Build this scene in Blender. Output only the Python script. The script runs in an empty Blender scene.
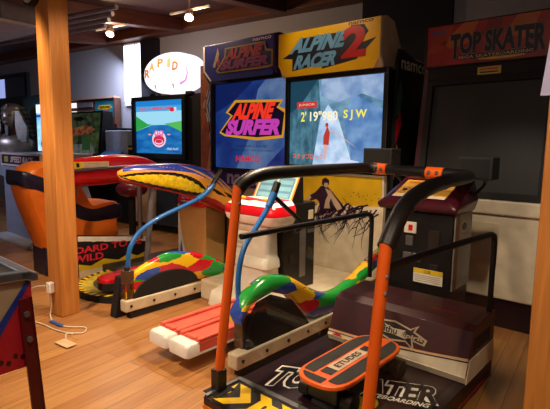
import bpy, bmesh, math, random
from mathutils import Vector, Matrix
random.seed(7)
D = bpy.data
SC = bpy.context.scene
COL = SC.collection
R = math.radians
PI = math.pi
SKEW = R(6.8)          # the machines stand turned by this angle against the room's walls

# ------------------------------------------------------------------ camera
F = 470.0
yaw, pitch, roll = R(41.5 - 6.8), R(7.3), R(0.74)
f0 = Vector((-math.sin(yaw), math.cos(yaw), 0)); r0 = Vector((math.cos(yaw), math.sin(yaw), 0)); u0 = Vector((0, 0, 1))
fw = f0 * math.cos(pitch) - u0 * math.sin(pitch)
up = u0 * math.cos(pitch) + f0 * math.sin(pitch)
rt = r0 * math.cos(roll) + up * math.sin(roll)
up = up * math.cos(roll) - r0 * math.sin(roll)
# machine frame -> room frame is a turn by -SKEW; the camera was measured against the machines
mm = Matrix((rt, up, -fw)).transposed()
cd = D.cameras.new('camera'); cam = D.objects.new('camera', cd); COL.objects.link(cam)
cd.sensor_width = 36.0; cd.lens = 36.0 * F / 550.0; cd.clip_start = 0.02; cd.clip_end = 100
cam.matrix_world = Matrix.Translation((0, 0, 1.45)) @ mm.to_4x4()
SC.camera = cam

# ------------------------------------------------------------------ world, exposure, lights
w = D.worlds.new('world'); SC.world = w; w.use_nodes = True
w.node_tree.nodes['Background'].inputs[0].default_value = (0.55, 0.6, 0.9, 1)
w.node_tree.nodes['Background'].inputs[1].default_value = 0.12
SC.view_settings.view_transform = 'Standard'; SC.view_settings.look = 'None'
SC.view_settings.gamma = 1; SC.view_settings.use_curve_mapping = False
SC.view_settings.exposure = 0.0

def spot(name, loc, target, power, color, angle=80, blend=.6, size=.06):
    l = D.lights.new(name, 'SPOT'); l.energy = power; l.color = color
    l.spot_size = R(angle); l.spot_blend = blend; l.shadow_soft_size = size
    o = D.objects.new(name, l); COL.objects.link(o); o.location = loc
    o.rotation_euler = (Vector(target) - Vector(loc)).to_track_quat('-Z', 'Y').to_euler()
    return o
def area(name, loc, target, power, color, sx, sy):
    l = D.lights.new(name, 'AREA'); l.energy = power; l.color = color; l.shape = 'RECTANGLE'; l.size = sx; l.size_y = sy
    o = D.objects.new(name, l); COL.objects.link(o); o.location = loc
    o.rotation_euler = (Vector(target) - Vector(loc)).to_track_quat('-Z', 'Y').to_euler()
    return o
WARM = (1.0, 0.76, 0.52)
spot('spot_light', (-1.7, 3.0, 2.75), (-2.5, 2.0, 0), 270, WARM, 85)
spot('spot_light', (-3.2, 0.9, 2.65), (-2.9, 1.7, 0), 240, WARM, 95)
spot('spot_light', (-1.0, 0.6, 2.65), (-1.2, 2.2, .3), 85, WARM, 80)
spot('spot_light', (0.4, 0.6, 2.65), (-.05, 2.3, 1.0), 110, WARM, 70)
spot('spot_light', (-2.55, 3.45, 2.98), (-2.3, 4.15, 2.45), 16, WARM, 75)
spot('spot_light', (-1.3, 2.7, 2.75), (-2.2, 4.0, 0.6), 170, WARM, 55)  # added spot, brightens the yellow picture under the snow screen
spot('spot_light', (-.35, 1.9, 2.7), (-.7, 4.0, 0.55), 120, (1, .82, .62), 42)  # extra spot put in to lift the skateboard cabinet's cream front
spot('spot_light', (-3.6, 1.4, 2.7), (-4.8, 3.2, 0.6), 120, WARM, 60)  # added to light the orange racing chair, no lamp stands here
spot('spot_light', (-2.6, 2.2, 2.75), (-3.9, 2.3, 0.9), 45, WARM, 80)
area('warm_fill', (-1.5, 0.3, 2.6), (-2.2, 2.5, 0), 17, (1, .75, .55), 2.0, 1.5)  # soft warm fill from above, an added light without a fixture
area('window_light', (-7.4, 5.5, 2.75), (-8.3, 5.6, 1.3), 32, (.62, .72, 1.0), .5, 1.0)
spot('blue_fill', (-8.2, .9, 2.3), (-7.6, 3.8, 1.0), 260, (.55, .65, 1.0), 48, .8, .3)  # added blue fill for the left background, no window on this side

# ------------------------------------------------------------------ materials
MATS = {}
def rgb(h):
    h = h.lstrip('#')
    return tuple((lambda c: c / 12.92 if c <= .04045 else ((c + .055) / 1.055) ** 2.4)(int(h[i:i + 2], 16) / 255) for i in (0, 2, 4))
def mat(name, color, rough=.5, metal=0.0, var=.12, scale=9.0, coat=0.0, bump=0.0):
    if name in MATS: return MATS[name]
    if isinstance(color, str): color = rgb(color)
    m = D.materials.new(name); m.use_nodes = True; nt = m.node_tree; b = nt.nodes['Principled BSDF']
    b.inputs['Roughness'].default_value = rough; b.inputs['Metallic'].default_value = metal
    b.inputs['Coat Weight'].default_value = coat
    tc = nt.nodes.new('ShaderNodeTexCoord'); nz = nt.nodes.new('ShaderNodeTexNoise'); nz.inputs['Scale'].default_value = scale
    nz.inputs['Detail'].default_value = 5
    nt.links.new(tc.outputs['Object'], nz.inputs['Vector'])
    rp = nt.nodes.new('ShaderNodeValToRGB')
    rp.color_ramp.elements[0].position = .3; rp.color_ramp.elements[1].position = .7
    rp.color_ramp.elements[0].color = tuple(c * (1 - var) for c in color) + (1,)
    rp.color_ramp.elements[1].color = tuple(min(1, c * (1 + var)) for c in color) + (1,)
    nt.links.new(nz.outputs['Fac'], rp.inputs[0]); nt.links.new(rp.outputs[0], b.inputs['Base Color'])
    if bump:
        bp = nt.nodes.new('ShaderNodeBump'); bp.inputs['Strength'].default_value = bump; bp.inputs['Distance'].default_value = .01
        nt.links.new(nz.outputs['Fac'], bp.inputs['Height']); nt.links.new(bp.outputs[0], b.inputs['Normal'])
    MATS[name] = m; return m
def glow(name, color, strength=1.0):
    if name in MATS: return MATS[name]
    if isinstance(color, str): color = rgb(color)
    m = D.materials.new(name); m.use_nodes = True; b = m.node_tree.nodes['Principled BSDF']
    b.inputs['Base Color'].default_value = (.01, .01, .01, 1); b.inputs['Roughness'].default_value = .3
    b.inputs['Emission Color'].default_value = tuple(color) + (1,); b.inputs['Emission Strength'].default_value = strength
    MATS[name] = m; return m
def glow_noise(name, c0, c1, strength, scale=4.0, stretch=(1, 1, 1)):
    if name in MATS: return MATS[name]
    m = glow(name, c0, strength); nt = m.node_tree; b = nt.nodes['Principled BSDF']
    tc = nt.nodes.new('ShaderNodeTexCoord'); mp = nt.nodes.new('ShaderNodeMapping'); mp.inputs['Scale'].default_value = stretch
    nz = nt.nodes.new('ShaderNodeTexNoise'); nz.inputs['Scale'].default_value = scale; nz.inputs['Detail'].default_value = 6
    rp = nt.nodes.new('ShaderNodeValToRGB'); rp.color_ramp.elements[0].position = .35; rp.color_ramp.elements[1].position = .68
    rp.color_ramp.elements[0].color = tuple(rgb(c0)) + (1,); rp.color_ramp.elements[1].color = tuple(rgb(c1)) + (1,)
    nt.links.new(tc.outputs['Object'], mp.inputs[0]); nt.links.new(mp.outputs[0], nz.inputs['Vector'])
    nt.links.new(nz.outputs['Fac'], rp.inputs[0]); nt.links.new(rp.outputs[0], b.inputs['Emission Color'])
    return m
def wood(name, c0, c1, stretch, rough=.45, ring=3.0):
    if name in MATS: return MATS[name]
    m = D.materials.new(name); m.use_nodes = True; nt = m.node_tree; b = nt.nodes['Principled BSDF']; b.inputs['Roughness'].default_value = rough
    tc = nt.nodes.new('ShaderNodeTexCoord'); mp = nt.nodes.new('ShaderNodeMapping'); mp.inputs['Scale'].default_value = stretch
    nz = nt.nodes.new('ShaderNodeTexNoise'); nz.inputs['Scale'].default_value = ring; nz.inputs['Detail'].default_value = 8; nz.inputs['Distortion'].default_value = .6
    rp = nt.nodes.new('ShaderNodeValToRGB'); rp.color_ramp.elements[0].position = .3; rp.color_ramp.elements[1].position = .72
    rp.color_ramp.elements[0].color = tuple(rgb(c0)) + (1,); rp.color_ramp.elements[1].color = tuple(rgb(c1)) + (1,)
    nt.links.new(tc.outputs['Object'], mp.inputs[0]); nt.links.new(mp.outputs[0], nz.inputs['Vector'])
    nt.links.new(nz.outputs['Fac'], rp.inputs[0]); nt.links.new(rp.outputs[0], b.inputs['Base Color'])
    MATS[name] = m; return m
def floor_mat():
    m = D.materials.new('floor_boards'); m.use_nodes = True; nt = m.node_tree; b = nt.nodes['Principled BSDF']
    tc = nt.nodes.new('ShaderNodeTexCoord'); mp = nt.nodes.new('ShaderNodeMapping'); mp.inputs['Rotation'].default_value = (0, 0, PI / 2)
    br = nt.nodes.new('ShaderNodeTexBrick'); br.offset = .37
    br.inputs['Color1'].default_value = rgb('#bb864f') + (1,); br.inputs['Color2'].default_value = rgb('#a97240') + (1,)
    br.inputs['Mortar'].default_value = rgb('#6e4626') + (1,)
    br.inputs['Scale'].default_value = 1; br.inputs['Mortar Size'].default_value = .0022; br.inputs['Mortar Smooth'].default_value = .3
    br.inputs['Brick Width'].default_value = 1.9; br.inputs['Row Height'].default_value = .118
    nt.links.new(tc.outputs['Object'], mp.inputs[0]); nt.links.new(mp.outputs[0], br.inputs['Vector'])
    mp2 = nt.nodes.new('ShaderNodeMapping'); mp2.inputs['Scale'].default_value = (14, 1.2, 1)
    nz = nt.nodes.new('ShaderNodeTexNoise'); nz.inputs['Scale'].default_value = 2.2; nz.inputs['Detail'].default_value = 8
    nt.links.new(tc.outputs['Object'], mp2.inputs[0]); nt.links.new(mp2.outputs[0], nz.inputs['Vector'])
    n2 = nt.nodes.new('ShaderNodeTexNoise'); n2.inputs['Scale'].default_value = 1.6; n2.inputs['Detail'].default_value = 4
    nt.links.new(tc.outputs['Object'], n2.inputs['Vector'])
    r1 = nt.nodes.new('ShaderNodeMapRange'); r1.inputs[1].default_value = .25; r1.inputs[2].default_value = .75; r1.inputs[3].default_value = .72; r1.inputs[4].default_value = 1.15
    nt.links.new(nz.outputs['Fac'], r1.inputs[0])
    mx = nt.nodes.new('ShaderNodeVectorMath'); mx.operation = 'SCALE'
    nt.links.new(br.outputs['Color'], mx.inputs[0]); nt.links.new(r1.outputs[0], mx.inputs['Scale'])
    nt.links.new(mx.outputs[0], b.inputs['Base Color'])
    r2 = nt.nodes.new('ShaderNodeMapRange'); r2.inputs[1].default_value = .3; r2.inputs[2].default_value = .7; r2.inputs[3].default_value = .26; r2.inputs[4].default_value = .46
    nt.links.new(n2.outputs['Fac'], r2.inputs[0]); nt.links.new(r2.outputs[0], b.inputs['Roughness'])
    return m
def camo(name, scale=8.5):
    cols = ['#d01f2a', '#f2c51d', '#1f9b3a', '#2a4fae', '#d01f2a', '#f2c51d', '#1f9b3a', '#2a4fae', '#c81a2a', '#f2b51d']
    m = D.materials.new(name); m.use_nodes = True; nt = m.node_tree; b = nt.nodes['Principled BSDF']; b.inputs['Roughness'].default_value = .22; b.inputs['Coat Weight'].default_value = .4
    tc = nt.nodes.new('ShaderNodeTexCoord'); mp = nt.nodes.new('ShaderNodeMapping'); mp.inputs['Scale'].default_value = (1.2, .5, 1.5); mp.inputs['Rotation'].default_value = (.35, 0, 0); mp.inputs['Location'].default_value = (.43, .91, .27)
    nz = nt.nodes.new('ShaderNodeTexNoise'); nz.inputs['Scale'].default_value = 18
    mx = nt.nodes.new('ShaderNodeMixRGB'); mx.inputs[0].default_value = .06
    vo = nt.nodes.new('ShaderNodeTexVoronoi'); vo.inputs['Scale'].default_value = scale
    nt.links.new(tc.outputs['Object'], mp.inputs[0]); nt.links.new(mp.outputs[0], nz.inputs['Vector'])
    nt.links.new(mp.outputs[0], mx.inputs[1]); nt.links.new(nz.outputs['Color'], mx.inputs[2]); nt.links.new(mx.outputs[0], vo.inputs['Vector'])
    sp = nt.nodes.new('ShaderNodeSeparateColor'); nt.links.new(vo.outputs['Color'], sp.inputs[0])
    rp = nt.nodes.new('ShaderNodeValToRGB'); rp.color_ramp.interpolation = 'CONSTANT'
    e = rp.color_ramp.elements
    e[0].position = 0; e[0].color = rgb(cols[0]) + (1,); e[1].position = .1; e[1].color = rgb(cols[1]) + (1,)
    for i in range(2, 10):
        k = e.new(i / 10); k.color = rgb(cols[i]) + (1,)
    nt.links.new(sp.outputs[0], rp.inputs[0]); nt.links.new(rp.outputs[0], b.inputs['Base Color'])
    MATS[name] = m; return m
def clear(name):
    m = D.materials.new(name); m.use_nodes = True; nt = m.node_tree
    for n in list(nt.nodes): nt.nodes.remove(n)
    o = nt.nodes.new('ShaderNodeOutputMaterial'); t = nt.nodes.new('ShaderNodeBsdfTransparent'); g = nt.nodes.new('ShaderNodeBsdfGlossy')
    t.inputs[0].default_value = (.95, .96, .965, 1); g.inputs['Roughness'].default_value = .06
    lw = nt.nodes.new('ShaderNodeLayerWeight'); lw.inputs[0].default_value = .25
    fr = nt.nodes.new('ShaderNodeMath'); fr.operation = 'MULTIPLY_ADD'; fr.inputs[1].default_value = .12; fr.inputs[2].default_value = .012
    nt.links.new(lw.outputs['Facing'], fr.inputs[0])
    mx = nt.nodes.new('ShaderNodeMixShader')
    nt.links.new(fr.outputs[0], mx.inputs[0]); nt.links.new(t.outputs[0], mx.inputs[1]); nt.links.new(g.outputs[0], mx.inputs[2]); nt.links.new(mx.outputs[0], o.inputs[0])
    MATS[name] = m; return m

BLACK = mat('black_plastic', '#0b0b0d', .45); MATTE = mat('matte_black', '#0e0d10', .75)
RUBBER = mat('black_foam', '#0b0b0d', .42); STEEL = mat('steel', '#8a8a8c', .35, .8); DSTEEL = mat('dark_steel', '#3d3836', .4, .7)
CREAM = mat('cream_panel', '#d9cbb0', .5); IVORY = mat('ivory_plastic', '#d8d2c0', .4); BEIGE = mat('beige_paint', '#cfc0a2', .55)
ORANGE = mat('orange_paint', '#dc5c12', .38, var=.06, coat=.2); ORANGEV = mat('orange_vinyl', '#e8741c', .38, var=.08); NAVY = mat('navy_vinyl', '#14142e', .4)
RED = mat('red_gloss', '#c8101c', .25, var=.08, coat=.4); YEL = mat('yellow_gloss', '#efc51c', .35); BLUEP = mat('blue_paint', '#1d68b4', .35, coat=.3)
MAROON = mat('maroon_gloss', '#43101c', .28, coat=.3); DMAROON = mat('dark_maroon', '#380a16', .5, coat=.05); WHITEP = mat('white_gloss', '#ece8e0', .35)
CAMO = camo('camouflage_paint'); GLASS = clear('clear_acrylic')
WHITE = mat('white_print', '#efe9da', .5); GOLD = mat('gold_print', '#d2a64a', .5); PURP = mat('purple_print', '#34205c', .45)
BLUEPR = mat('blue_print', '#223a9a', .45); REDPR = mat('red_print', '#c02030', .45); PINKPR = mat('pink_print', '#c8468e', .45); ORPR = mat('orange_print', '#df7a22', .45)
LBLUE = mat('sky_print', '#5d8fb0', .45); INK = mat('ink_print', '#151318', .5); DKPURP = mat('plum_print', '#2c1230', .5); TAN = mat('tan_print', '#bda58a', .5); TEAL = mat('steel_blue_print', '#2d5c74', .45)
SCREENOFF = mat('dead_screen', '#1d1d1f', .55)

# ------------------------------------------------------------------ geometry builder
class G:
    def __init__(s): s.v = []; s.f = []; s.m = []; s.ms = []
    def mi(s, m):
        if m not in s.ms: s.ms.append(m)
        return s.ms.index(m)
    def add(s, vs, fs, m):
        o = len(s.v); s.v += [tuple(p) for p in vs]; i = s.mi(m)
        for f in fs: s.f.append([o + k for k in f]); s.m.append(i)
        return s
    def box(s, x0, x1, y0, y1, z0, z1, m):
        vs = [(x, y, z) for z in (z0, z1) for y in (y0, y1) for x in (x0, x1)]
        return s.add(vs, [(0, 2, 3, 1), (4, 5, 7, 6), (0, 1, 5, 4), (2, 6, 7, 3), (0, 4, 6, 2), (1, 3, 7, 5)], m)
    def prism(s, pts, ax, a, b, m):
        # pts 2D in the plane across axis ax: x -> (y,z), y -> (x,z), z -> (x,y)
        P = (lambda p, t: (t, p[0], p[1])) if ax == 'x' else (lambda p, t: (p[0], t, p[1])) if ax == 'y' else (lambda p, t: (p[0], p[1], t))
        n = len(pts); vs = [P(p, a) for p in pts] + [P(p, b) for p in pts]
        fs = [tuple(range(n))[::-1], tuple(range(n, 2 * n))] + [(i, (i + 1) % n, n + (i + 1) % n, n + i) for i in range(n)]
        return s.add(vs, fs, m)
    def tube(s, path, r, m, seg=10, cap=True):
        path = [Vector(p) for p in path]; n = len(path); rs = r if isinstance(r, (list, tuple)) else [r] * n
        vs = []; prev = None
        for i, p in enumerate(path):
            t = (path[min(i + 1, n - 1)] - path[max(i - 1, 0)]).normalized()
            if prev is None:
                a = Vector((0, 0, 1)) if abs(t.z) < .9 else Vector((1, 0, 0)); nrm = t.cross(a).normalized()
            else: nrm = (prev - t * prev.dot(t)).normalized()
            prev = nrm; bn = t.cross(nrm)
            for k in range(seg):
                q = 2 * PI * k / seg; vs.append(p + (nrm * math.cos(q) + bn * math.sin(q)) * rs[i])
        fs = [(i * seg + k, i * seg + (k + 1) % seg, (i + 1) * seg + (k + 1) % seg, (i + 1) * seg + k) for i in range(n - 1) for k in range(seg)]
        if cap: fs += [tuple(range(seg))[::-1], tuple(range((n - 1) * seg, n * seg))]
        return s.add(vs, fs, m)
    def loft(s, rings, m, closed=True, cap=True, mf=None):
        n = len(rings[0]); vs = [p for r in rings for p in r]; o = len(s.v); s.v += [tuple(p) for p in vs]
        for i in range(len(rings) - 1):
            for k in range(n if closed else n - 1):
                s.f.append([o + i * n + k, o + i * n + (k + 1) % n, o + (i + 1) * n + (k + 1) % n, o + (i + 1) * n + k])
                s.m.append(s.mi(mf(i / (len(rings) - 1), k / n) if mf else m))
        if cap:
            s.f.append([o + k for k in range(n)][::-1]); s.m.append(s.mi(m)); s.f.append([o + (len(rings) - 1) * n + k for k in range(n)]); s.m.append(s.mi(m))
        return s
    def ball(s, c, rx, ry, rz, m, n=14, k=9, z0=-1.0):
        rings = []
        for i in range(k + 1):
            a = math.asin(max(-1, z0)) + (PI / 2 - math.asin(max(-1, z0))) * i / k
            rr = max(math.cos(a), .001)
            rings.append([(c[0] + rx * rr * math.cos(2 * PI * j / n), c[1] + ry * rr * math.sin(2 * PI * j / n), c[2] + rz * math.sin(a)) for j in range(n)])
        return s.loft(rings, m)
    def lathe(s, c, prof, m, n=20):
        return s.loft([[(c[0] + r * math.cos(2 * PI * j / n), c[1] + r * math.sin(2 * PI * j / n), c[2] + z) for j in range(n)] for r, z in prof], m)
    def build(s, name, parent=None, smooth=False, bevel=0.0, base=None, room=False, kind=None, label=None, seg=2):
        me = D.meshes.new(name); b = Vector(parent['_b'] if parent else (base or (0, 0, 0)))
        me.from_pydata([Vector(p) - b for p in s.v], [], s.f)
        for m in s.ms: me.materials.append(m)
        me.polygons.foreach_set('material_index', s.m)
        bm = bmesh.new(); bm.from_mesh(me); bmesh.ops.recalc_face_normals(bm, faces=bm.faces); bm.to_mesh(me); bm.free()
        if smooth:
            me.polygons.foreach_set('use_smooth', [True] * len(me.polygons))
            me.set_sharp_from_angle(angle=R(48))
        o = D.objects.new(name, me); COL.objects.link(o)
        if parent: o.parent = parent; o['_b'] = tuple(parent['_b'])
        else:
            o['_b'] = tuple(b)
            if room: o.location = b
            else: o.location = Matrix.Rotation(-SKEW, 3, 'Z') @ b; o.rotation_euler.z = -SKEW
        if bevel:
            md = o.modifiers.new('bevel', 'BEVEL'); md.width = bevel; md.segments = seg; md.limit_method = 'ANGLE'; md.angle_limit = R(40)
        if kind: o['kind'] = kind
        if label: o['label'] = label
        return o
def tag(o, label, cat, group=None):
    o['label'] = label; o['category'] = cat
    if group: o['group'] = group
    return o
def thing(name, label, cat, base, room=False, group=None):
    o = D.objects.new(name, None); COL.objects.link(o); o.empty_display_size = .1
    b = Vector(base); o['_b'] = tuple(b)
    if room: o.location = b
    else: o.location = Matrix.Rotation(-SKEW, 3, 'Z') @ b; o.rotation_euler.z = -SKEW
    return tag(o, label, cat, group)
def smooth_path(pts, n=8):
    P = [Vector(p) for p in pts]; out = []
    for i in range(len(P) - 1):
        a, b, c, d = P[max(i - 1, 0)], P[i], P[i + 1], P[min(i + 2, len(P) - 1)]
        for k in range(n):
            t = k / n
            out.append(.5 * ((2 * b) + (c - a) * t + (2 * a - 5 * b + 4 * c - d) * t * t + (3 * b - a - 3 * c + d) * t ** 3))
    out.append(P[-1]); return out
def interp(xs, ys, x):
    if x <= xs[0]: return ys[0]
    for i in range(len(xs) - 1):
        if x <= xs[i + 1]:
            t = (x - xs[i]) / (xs[i + 1] - xs[i]); return ys[i] + (ys[i + 1] - ys[i]) * t
    return ys[-1]
_TXT = {}
def text_mesh(t, bold):
    key = (t, bold)
    if key not in _TXT:
        c = D.curves.new('lettering', 'FONT'); c.body = t; c.fill_mode = 'FRONT'; c.offset = bold; c.resolution_u = 3
        o = D.objects.new('lettering', c); COL.objects.link(o)
        bpy.context.view_layer.update()
        me = o.evaluated_get(bpy.context.evaluated_depsgraph_get()).to_mesh()
        _TXT[key] = ([tuple(v.co[:2]) for v in me.vertices], [tuple(p.vertices) for p in me.polygons])
        o.evaluated_get(bpy.context.evaluated_depsgraph_get()).to_mesh_clear()
        D.objects.remove(o); D.curves.remove(c)
    return _TXT[key]
class Panel:
    """flat printed artwork: origin O, axes U and V (full width / height), N the side it faces"""
    def __init__(s, g, O, U, V, eps=.0012):
        s.g = g; s.O = Vector(O); s.U = Vector(U); s.V = Vector(V); s.N = s.U.cross(s.V).normalized(); s.e = eps
    def P(s, u, v, l): return s.O + s.U * u + s.V * v + s.N * (s.e * l)
    def poly(s, pts, m, l=1):
        s.g.add([s.P(u, v, l) for u, v in pts], [tuple(range(len(pts)))], m); return s
    def rect(s, u0, v0, u1, v1, m, l=1): return s.poly([(u0, v0), (u1, v0), (u1, v1), (u0, v1)], m, l)
    def disc(s, u, v, ru, rv, m, l=1, n=18, a0=0, a1=2 * PI):
        full = abs(a1 - a0 - 2 * PI) < 1e-6
        return s.poly([(u + ru * math.cos(a0 + (a1 - a0) * k / (n if full else n - 1)), v + rv * math.sin(a0 + (a1 - a0) * k / (n if full else n - 1))) for k in range(n)], m, l)
    def stroke(s, pts, wu, wv, m, l=1):
        # tapered stroke
        n = len(pts); L = []; Rr = []
        for i, (u, v) in enumerate(pts):
            a = pts[max(i - 1, 0)]; b = pts[min(i + 1, n - 1)]; dx, dy = b[0] - a[0], b[1] - a[1]; q = math.hypot(dx, dy) or 1
            k = 1 - .85 * i / (n - 1); L.append((u - dy / q * wu * k, v + dx / q * wv * k)); Rr.append((u + dy / q * wu * k, v - dx / q * wv * k))
        for i in range(n - 1): s.poly([L[i], L[i + 1], Rr[i + 1], Rr[i]], m, l)
        return s
    def text(s, t, m, u0, v0, u1, v1, l=2, bold=0.0, shear=0.0, warp=None):
        vs, fs = text_mesh(t, bold)
        if not vs: return s
        x0 = min(p[0] for p in vs); x1 = max(p[0] for p in vs); y0 = min(p[1] for p in vs); y1 = max(p[1] for p in vs)
        out = []
        for x, y in vs:
            a = (x - x0) / (x1 - x0); b = (y - y0) / (y1 - y0)
            v = v0 + (v1 - v0) * b; u = u0 + (u1 - u0) * a + shear * b
            if warp: u, v = warp(a, b, u, v)
            out.append(s.P(u, v, l))
        s.g.add(out, fs, m); return s

# ------------------------------------------------------------------ the room (room frame)
def plank(name, g, **k): return g.build(name, room=True, kind='structure', **k)
WALL = mat('wall_plaster', '#a9a5aa', .85, var=.05, scale=40, bump=.15)
BEAMW = wood('dark_beam', '#5a2c1a', '#7c4426', (.6, 9, 9), .5); BEAMY = wood('dark_beam_lengthwise', '#4c241c', '#6c382a', (9, .6, 9), .5)
POSTW = wood('post_wood', '#b06c2e', '#cf8a42', (10, 10, .7), .45)
plank('floor', G().box(-13, 2.5, -2.5, 6.1, -.12, 0, floor_mat()))
plank('wall_back', G().box(-13, 2.5, 6.0, 6.15, 0, 3.75, WALL))
plank('wall_left', G().box(-13.15, -13, -2.5, 6.15, 0, 3.75, WALL))
plank('wall_right', G().box(2.5, 2.65, -2.5, 6.15, 0, 3.75, WALL))
def cz(y): return 3.13 + .11 * (y - 4.28)
CEIL = wood('ceiling_boards', '#4a2620', '#60332a', (6, .8, 1), .6)
g = G(); g.add([(-13, -2.5, cz(-2.5) + .2), (2.5, -2.5, cz(-2.5) + .2), (2.5, 6.15, cz(6.15) + .2), (-13, 6.15, cz(6.15) + .2),
                (-13, -2.5, cz(-2.5) + .28), (2.5, -2.5, cz(-2.5) + .28), (2.5, 6.15, cz(6.15) + .28), (-13, 6.15, cz(6.15) + .28)],
               [(0, 1, 2, 3), (7, 6, 5, 4), (0, 4, 5, 1), (1, 5, 6, 2), (2, 6, 7, 3), (3, 7, 4, 0)], CEIL)
plank('ceiling', g)
plank('trim_1', G().box(-13, 2.5, 5.74, 6.0, 3.32, 3.62, BEAMW), bevel=.01)
for i, x in enumerate((-8.0, -5.95, -3.9)):
    g = G(); g.prism([(-2.5, cz(-2.5)), (5.74, cz(5.74)), (5.74, cz(5.74) + .2), (-2.5, cz(-2.5) + .2)], 'x', x - .09, x + .09, BEAMY)
    plank('trim_%d' % (i + 2), g, bevel=.008)
plank('trim_5', G().box(-3.757, -3.57, 2.08, 2.245, 0, cz(2.3) + .2, POSTW), bevel=.008)
plank('trim_6', G().box(-.194, .02, 2.18, 2.385, 0, cz(2.3) + .2, POSTW), bevel=.008)
plank('trim_7', G().box(-2.75, -1.6, 5.93, 6.0, 0, 3.32, mat('dark_wall_panel', '#16141f', .8)))
plank('trim_8', G().box(-7.14, -6.72, 5.9, 6.0, 2.2, 3.3, mat('dark_blind', '#17151f', .8)))
# slit window with white blind, and the far dark window
wn = G().box(-7.68, -7.15, 5.95, 6.0, 2.15, 3.30, WHITEP).build('window_1', room=True, kind='structure', base=(-7.1, 6, 2.2))
wn_g = G().box(-7.66, -7.37, 5.935, 5.952, 2.23, 3.26, glow('daylight_blind', (.82, .86, 1.0), 3.2)); wn_g.box(-7.33, -7.17, 5.935, 5.952, 2.23, 3.26, MATS['daylight_blind'])
wn_g.build('blind', wn)
w2 = G().box(-12.95, -11.2, 5.93, 6.0, 2.0, 3.05, mat('window_frame_dark', '#15141c', .6)).build('window_2', room=True, kind='structure', base=(-12, 6, 2))
G().box(-12.75, -12.25, 5.915, 5.932, 2.5, 2.95, glow('dusk_pane', (.35, .42, .85), .9)).build('pane', w2)
G().box(-12.15, -11.3, 5.915, 5.932, 2.5, 2.95, mat('dark_pane', '#11131c', .2)).build('pane', w2)

# ================================================================== ALPINE RACER pair : display cabinet
def screen_bezel(g, x0, x1, y, z0, z1, b, m, lean=0.0):
    # frame of four bars around a screen
    for (a0, a1, c0, c1) in ((x0, x1, z1 - b, z1), (x0, x1, z0, z0 + b), (x0, x0 + b, z0 + b, z1 - b), (x1 - b, x1, z0 + b, z1 - b)):
        g.prism([(y - .02 + lean * (c0 - z0), c0), (y + .06 + lean * (c0 - z0), c0), (y + .06 + lean * (c1 - z0), c1), (y - .02 + lean * (c1 - z0), c1)], 'x', a0, a1, m)
    return g
SKIY = mat('racer_yellow', '#f2be10', .35, var=.12, scale=3)
def hood(x0, x1, dy, y0, ztop, zbot, m):
    # marquee housing with sloping back, seen from the side
    return G().prism([(y0 + dy, zbot), (y0, zbot + .12), (y0, ztop), (y0 + .12, ztop + .03), (y0 + .25, ztop + .01), (y0 + .40, ztop - .2), (y0 + .5, ztop - .25), (y0 + 1.0, ztop - .28), (y0 + 1.0, zbot)], 'x', x0, x1, m)

rc = thing('ski_game_cabinet', 'tall screen cabinet with yellow marquee, red numeral 2 and snowy screen showing a skier', 'arcade cabinet', (-2.75, 4.4, 0))
g = G(); g.box(-3.33, -2.12, 3.98, 4.8, 0, 2.14, MATTE); g.build('body', rc, bevel=.01)
hood(-3.36, -2.16, .07, 3.82, 2.58, 2.14, CREAM).build('marquee_hood', rc, bevel=.02, label='cream marquee hood with rounded top')
# marquee face with chamfered lower corners
g = G(); pn = Panel(g, (-3.355, 3.819, 2.15), (1.19, 0, 0), (0, 0, .43))
pn.poly([(.09, -.02), (.95, -.02), (1, .2), (1, 1), (0, 1), (0, .25)], SKIY, 1)
DKB = mat('marquee_dark', '#1b1a28', .5); BL = mat('racer_blue', '#6fb0d8', .4); BL2 = mat('racer_blue_dark', '#26465c', .4); RD2 = mat('racer_red', '#c3201f', .4)
pn.poly([(.05, .42), (.26, .66), (.27, .82), (.74, .82), (.74, .92), (.86, .90), (.90, .74), (.82, .52), (.97, .60), (.80, .2), (.47, .08), (.49, .20), (.16, .10), (.16, .38)], DKB, 2)
pn.text('ALPINE', BL, .12, .50, .67, .84, 3, .055, .07)
pn.text('RACER', BL, .17, .13, .60, .45, 3, .055, .05)
pn.text('2', RD2, .66, .24, .88, .90, 5, .045, .02)
pn.text('namco', mat('marquee_brown', '#7a3a12', .5), .72, .925, .94, .985, 3, .02)
g.build('marquee_panel', rc)
g = G(); screen_bezel(g, -3.31, -2.1, 3.9, 1.19, 2.15, .05, BLACK); g.build('screen_bezel', rc, bevel=.006)
g = G(); pn = Panel(g, (-3.265, 3.915, 1.24), (1.12, 0, 0), (0, 0, .87), .0015)
S1 = .8
pn.rect(0, 0, 1, 1, glow_noise('snow_scene', '#3a6d92', '#8fbcd8', S1, 5, (1, 1, 1.6)), 0)
pn.poly([(0, .3), (.33, 1), (0, 1)], glow('cliff_teal', '#1f4c62', S1 * .9), 1)
pn.poly([(0, 0), (.28, 0), (.36, .62), (.33, 1), (.12, .7), (0, .62)], glow_noise('cliff_grey', '#2f5b70', '#5c92a8', S1, 9, (2, 1, 1)), 2)
pn.poly([(1, 0), (.72, 0), (.6, .55), (.7, .8), (1, .62)], glow_noise('slope_blue', '#4a7fc0', '#8ab4e4', S1, 6), 1)
pn.poly([(.36, 1), (.36, .8), (.55, .72), (.78, .8), (1, .7), (1, 1)], glow_noise('far_snow', '#7b9fd2', '#b4cdee', S1, 7), 2)
pn.poly([(.28, 0), (.36, .55), (.44, .7), (.55, .55), (.72, 0)], glow_noise('piste_white', '#93b8dd', '#d5e8ff', S1 * 1.25, 7), 3)
pn.poly([(.52, .02), (.60, .10), (.78, .06), (.78, .0), (.5, .0)], glow('snow_white', '#d9e4ff', .95), 4)
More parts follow.
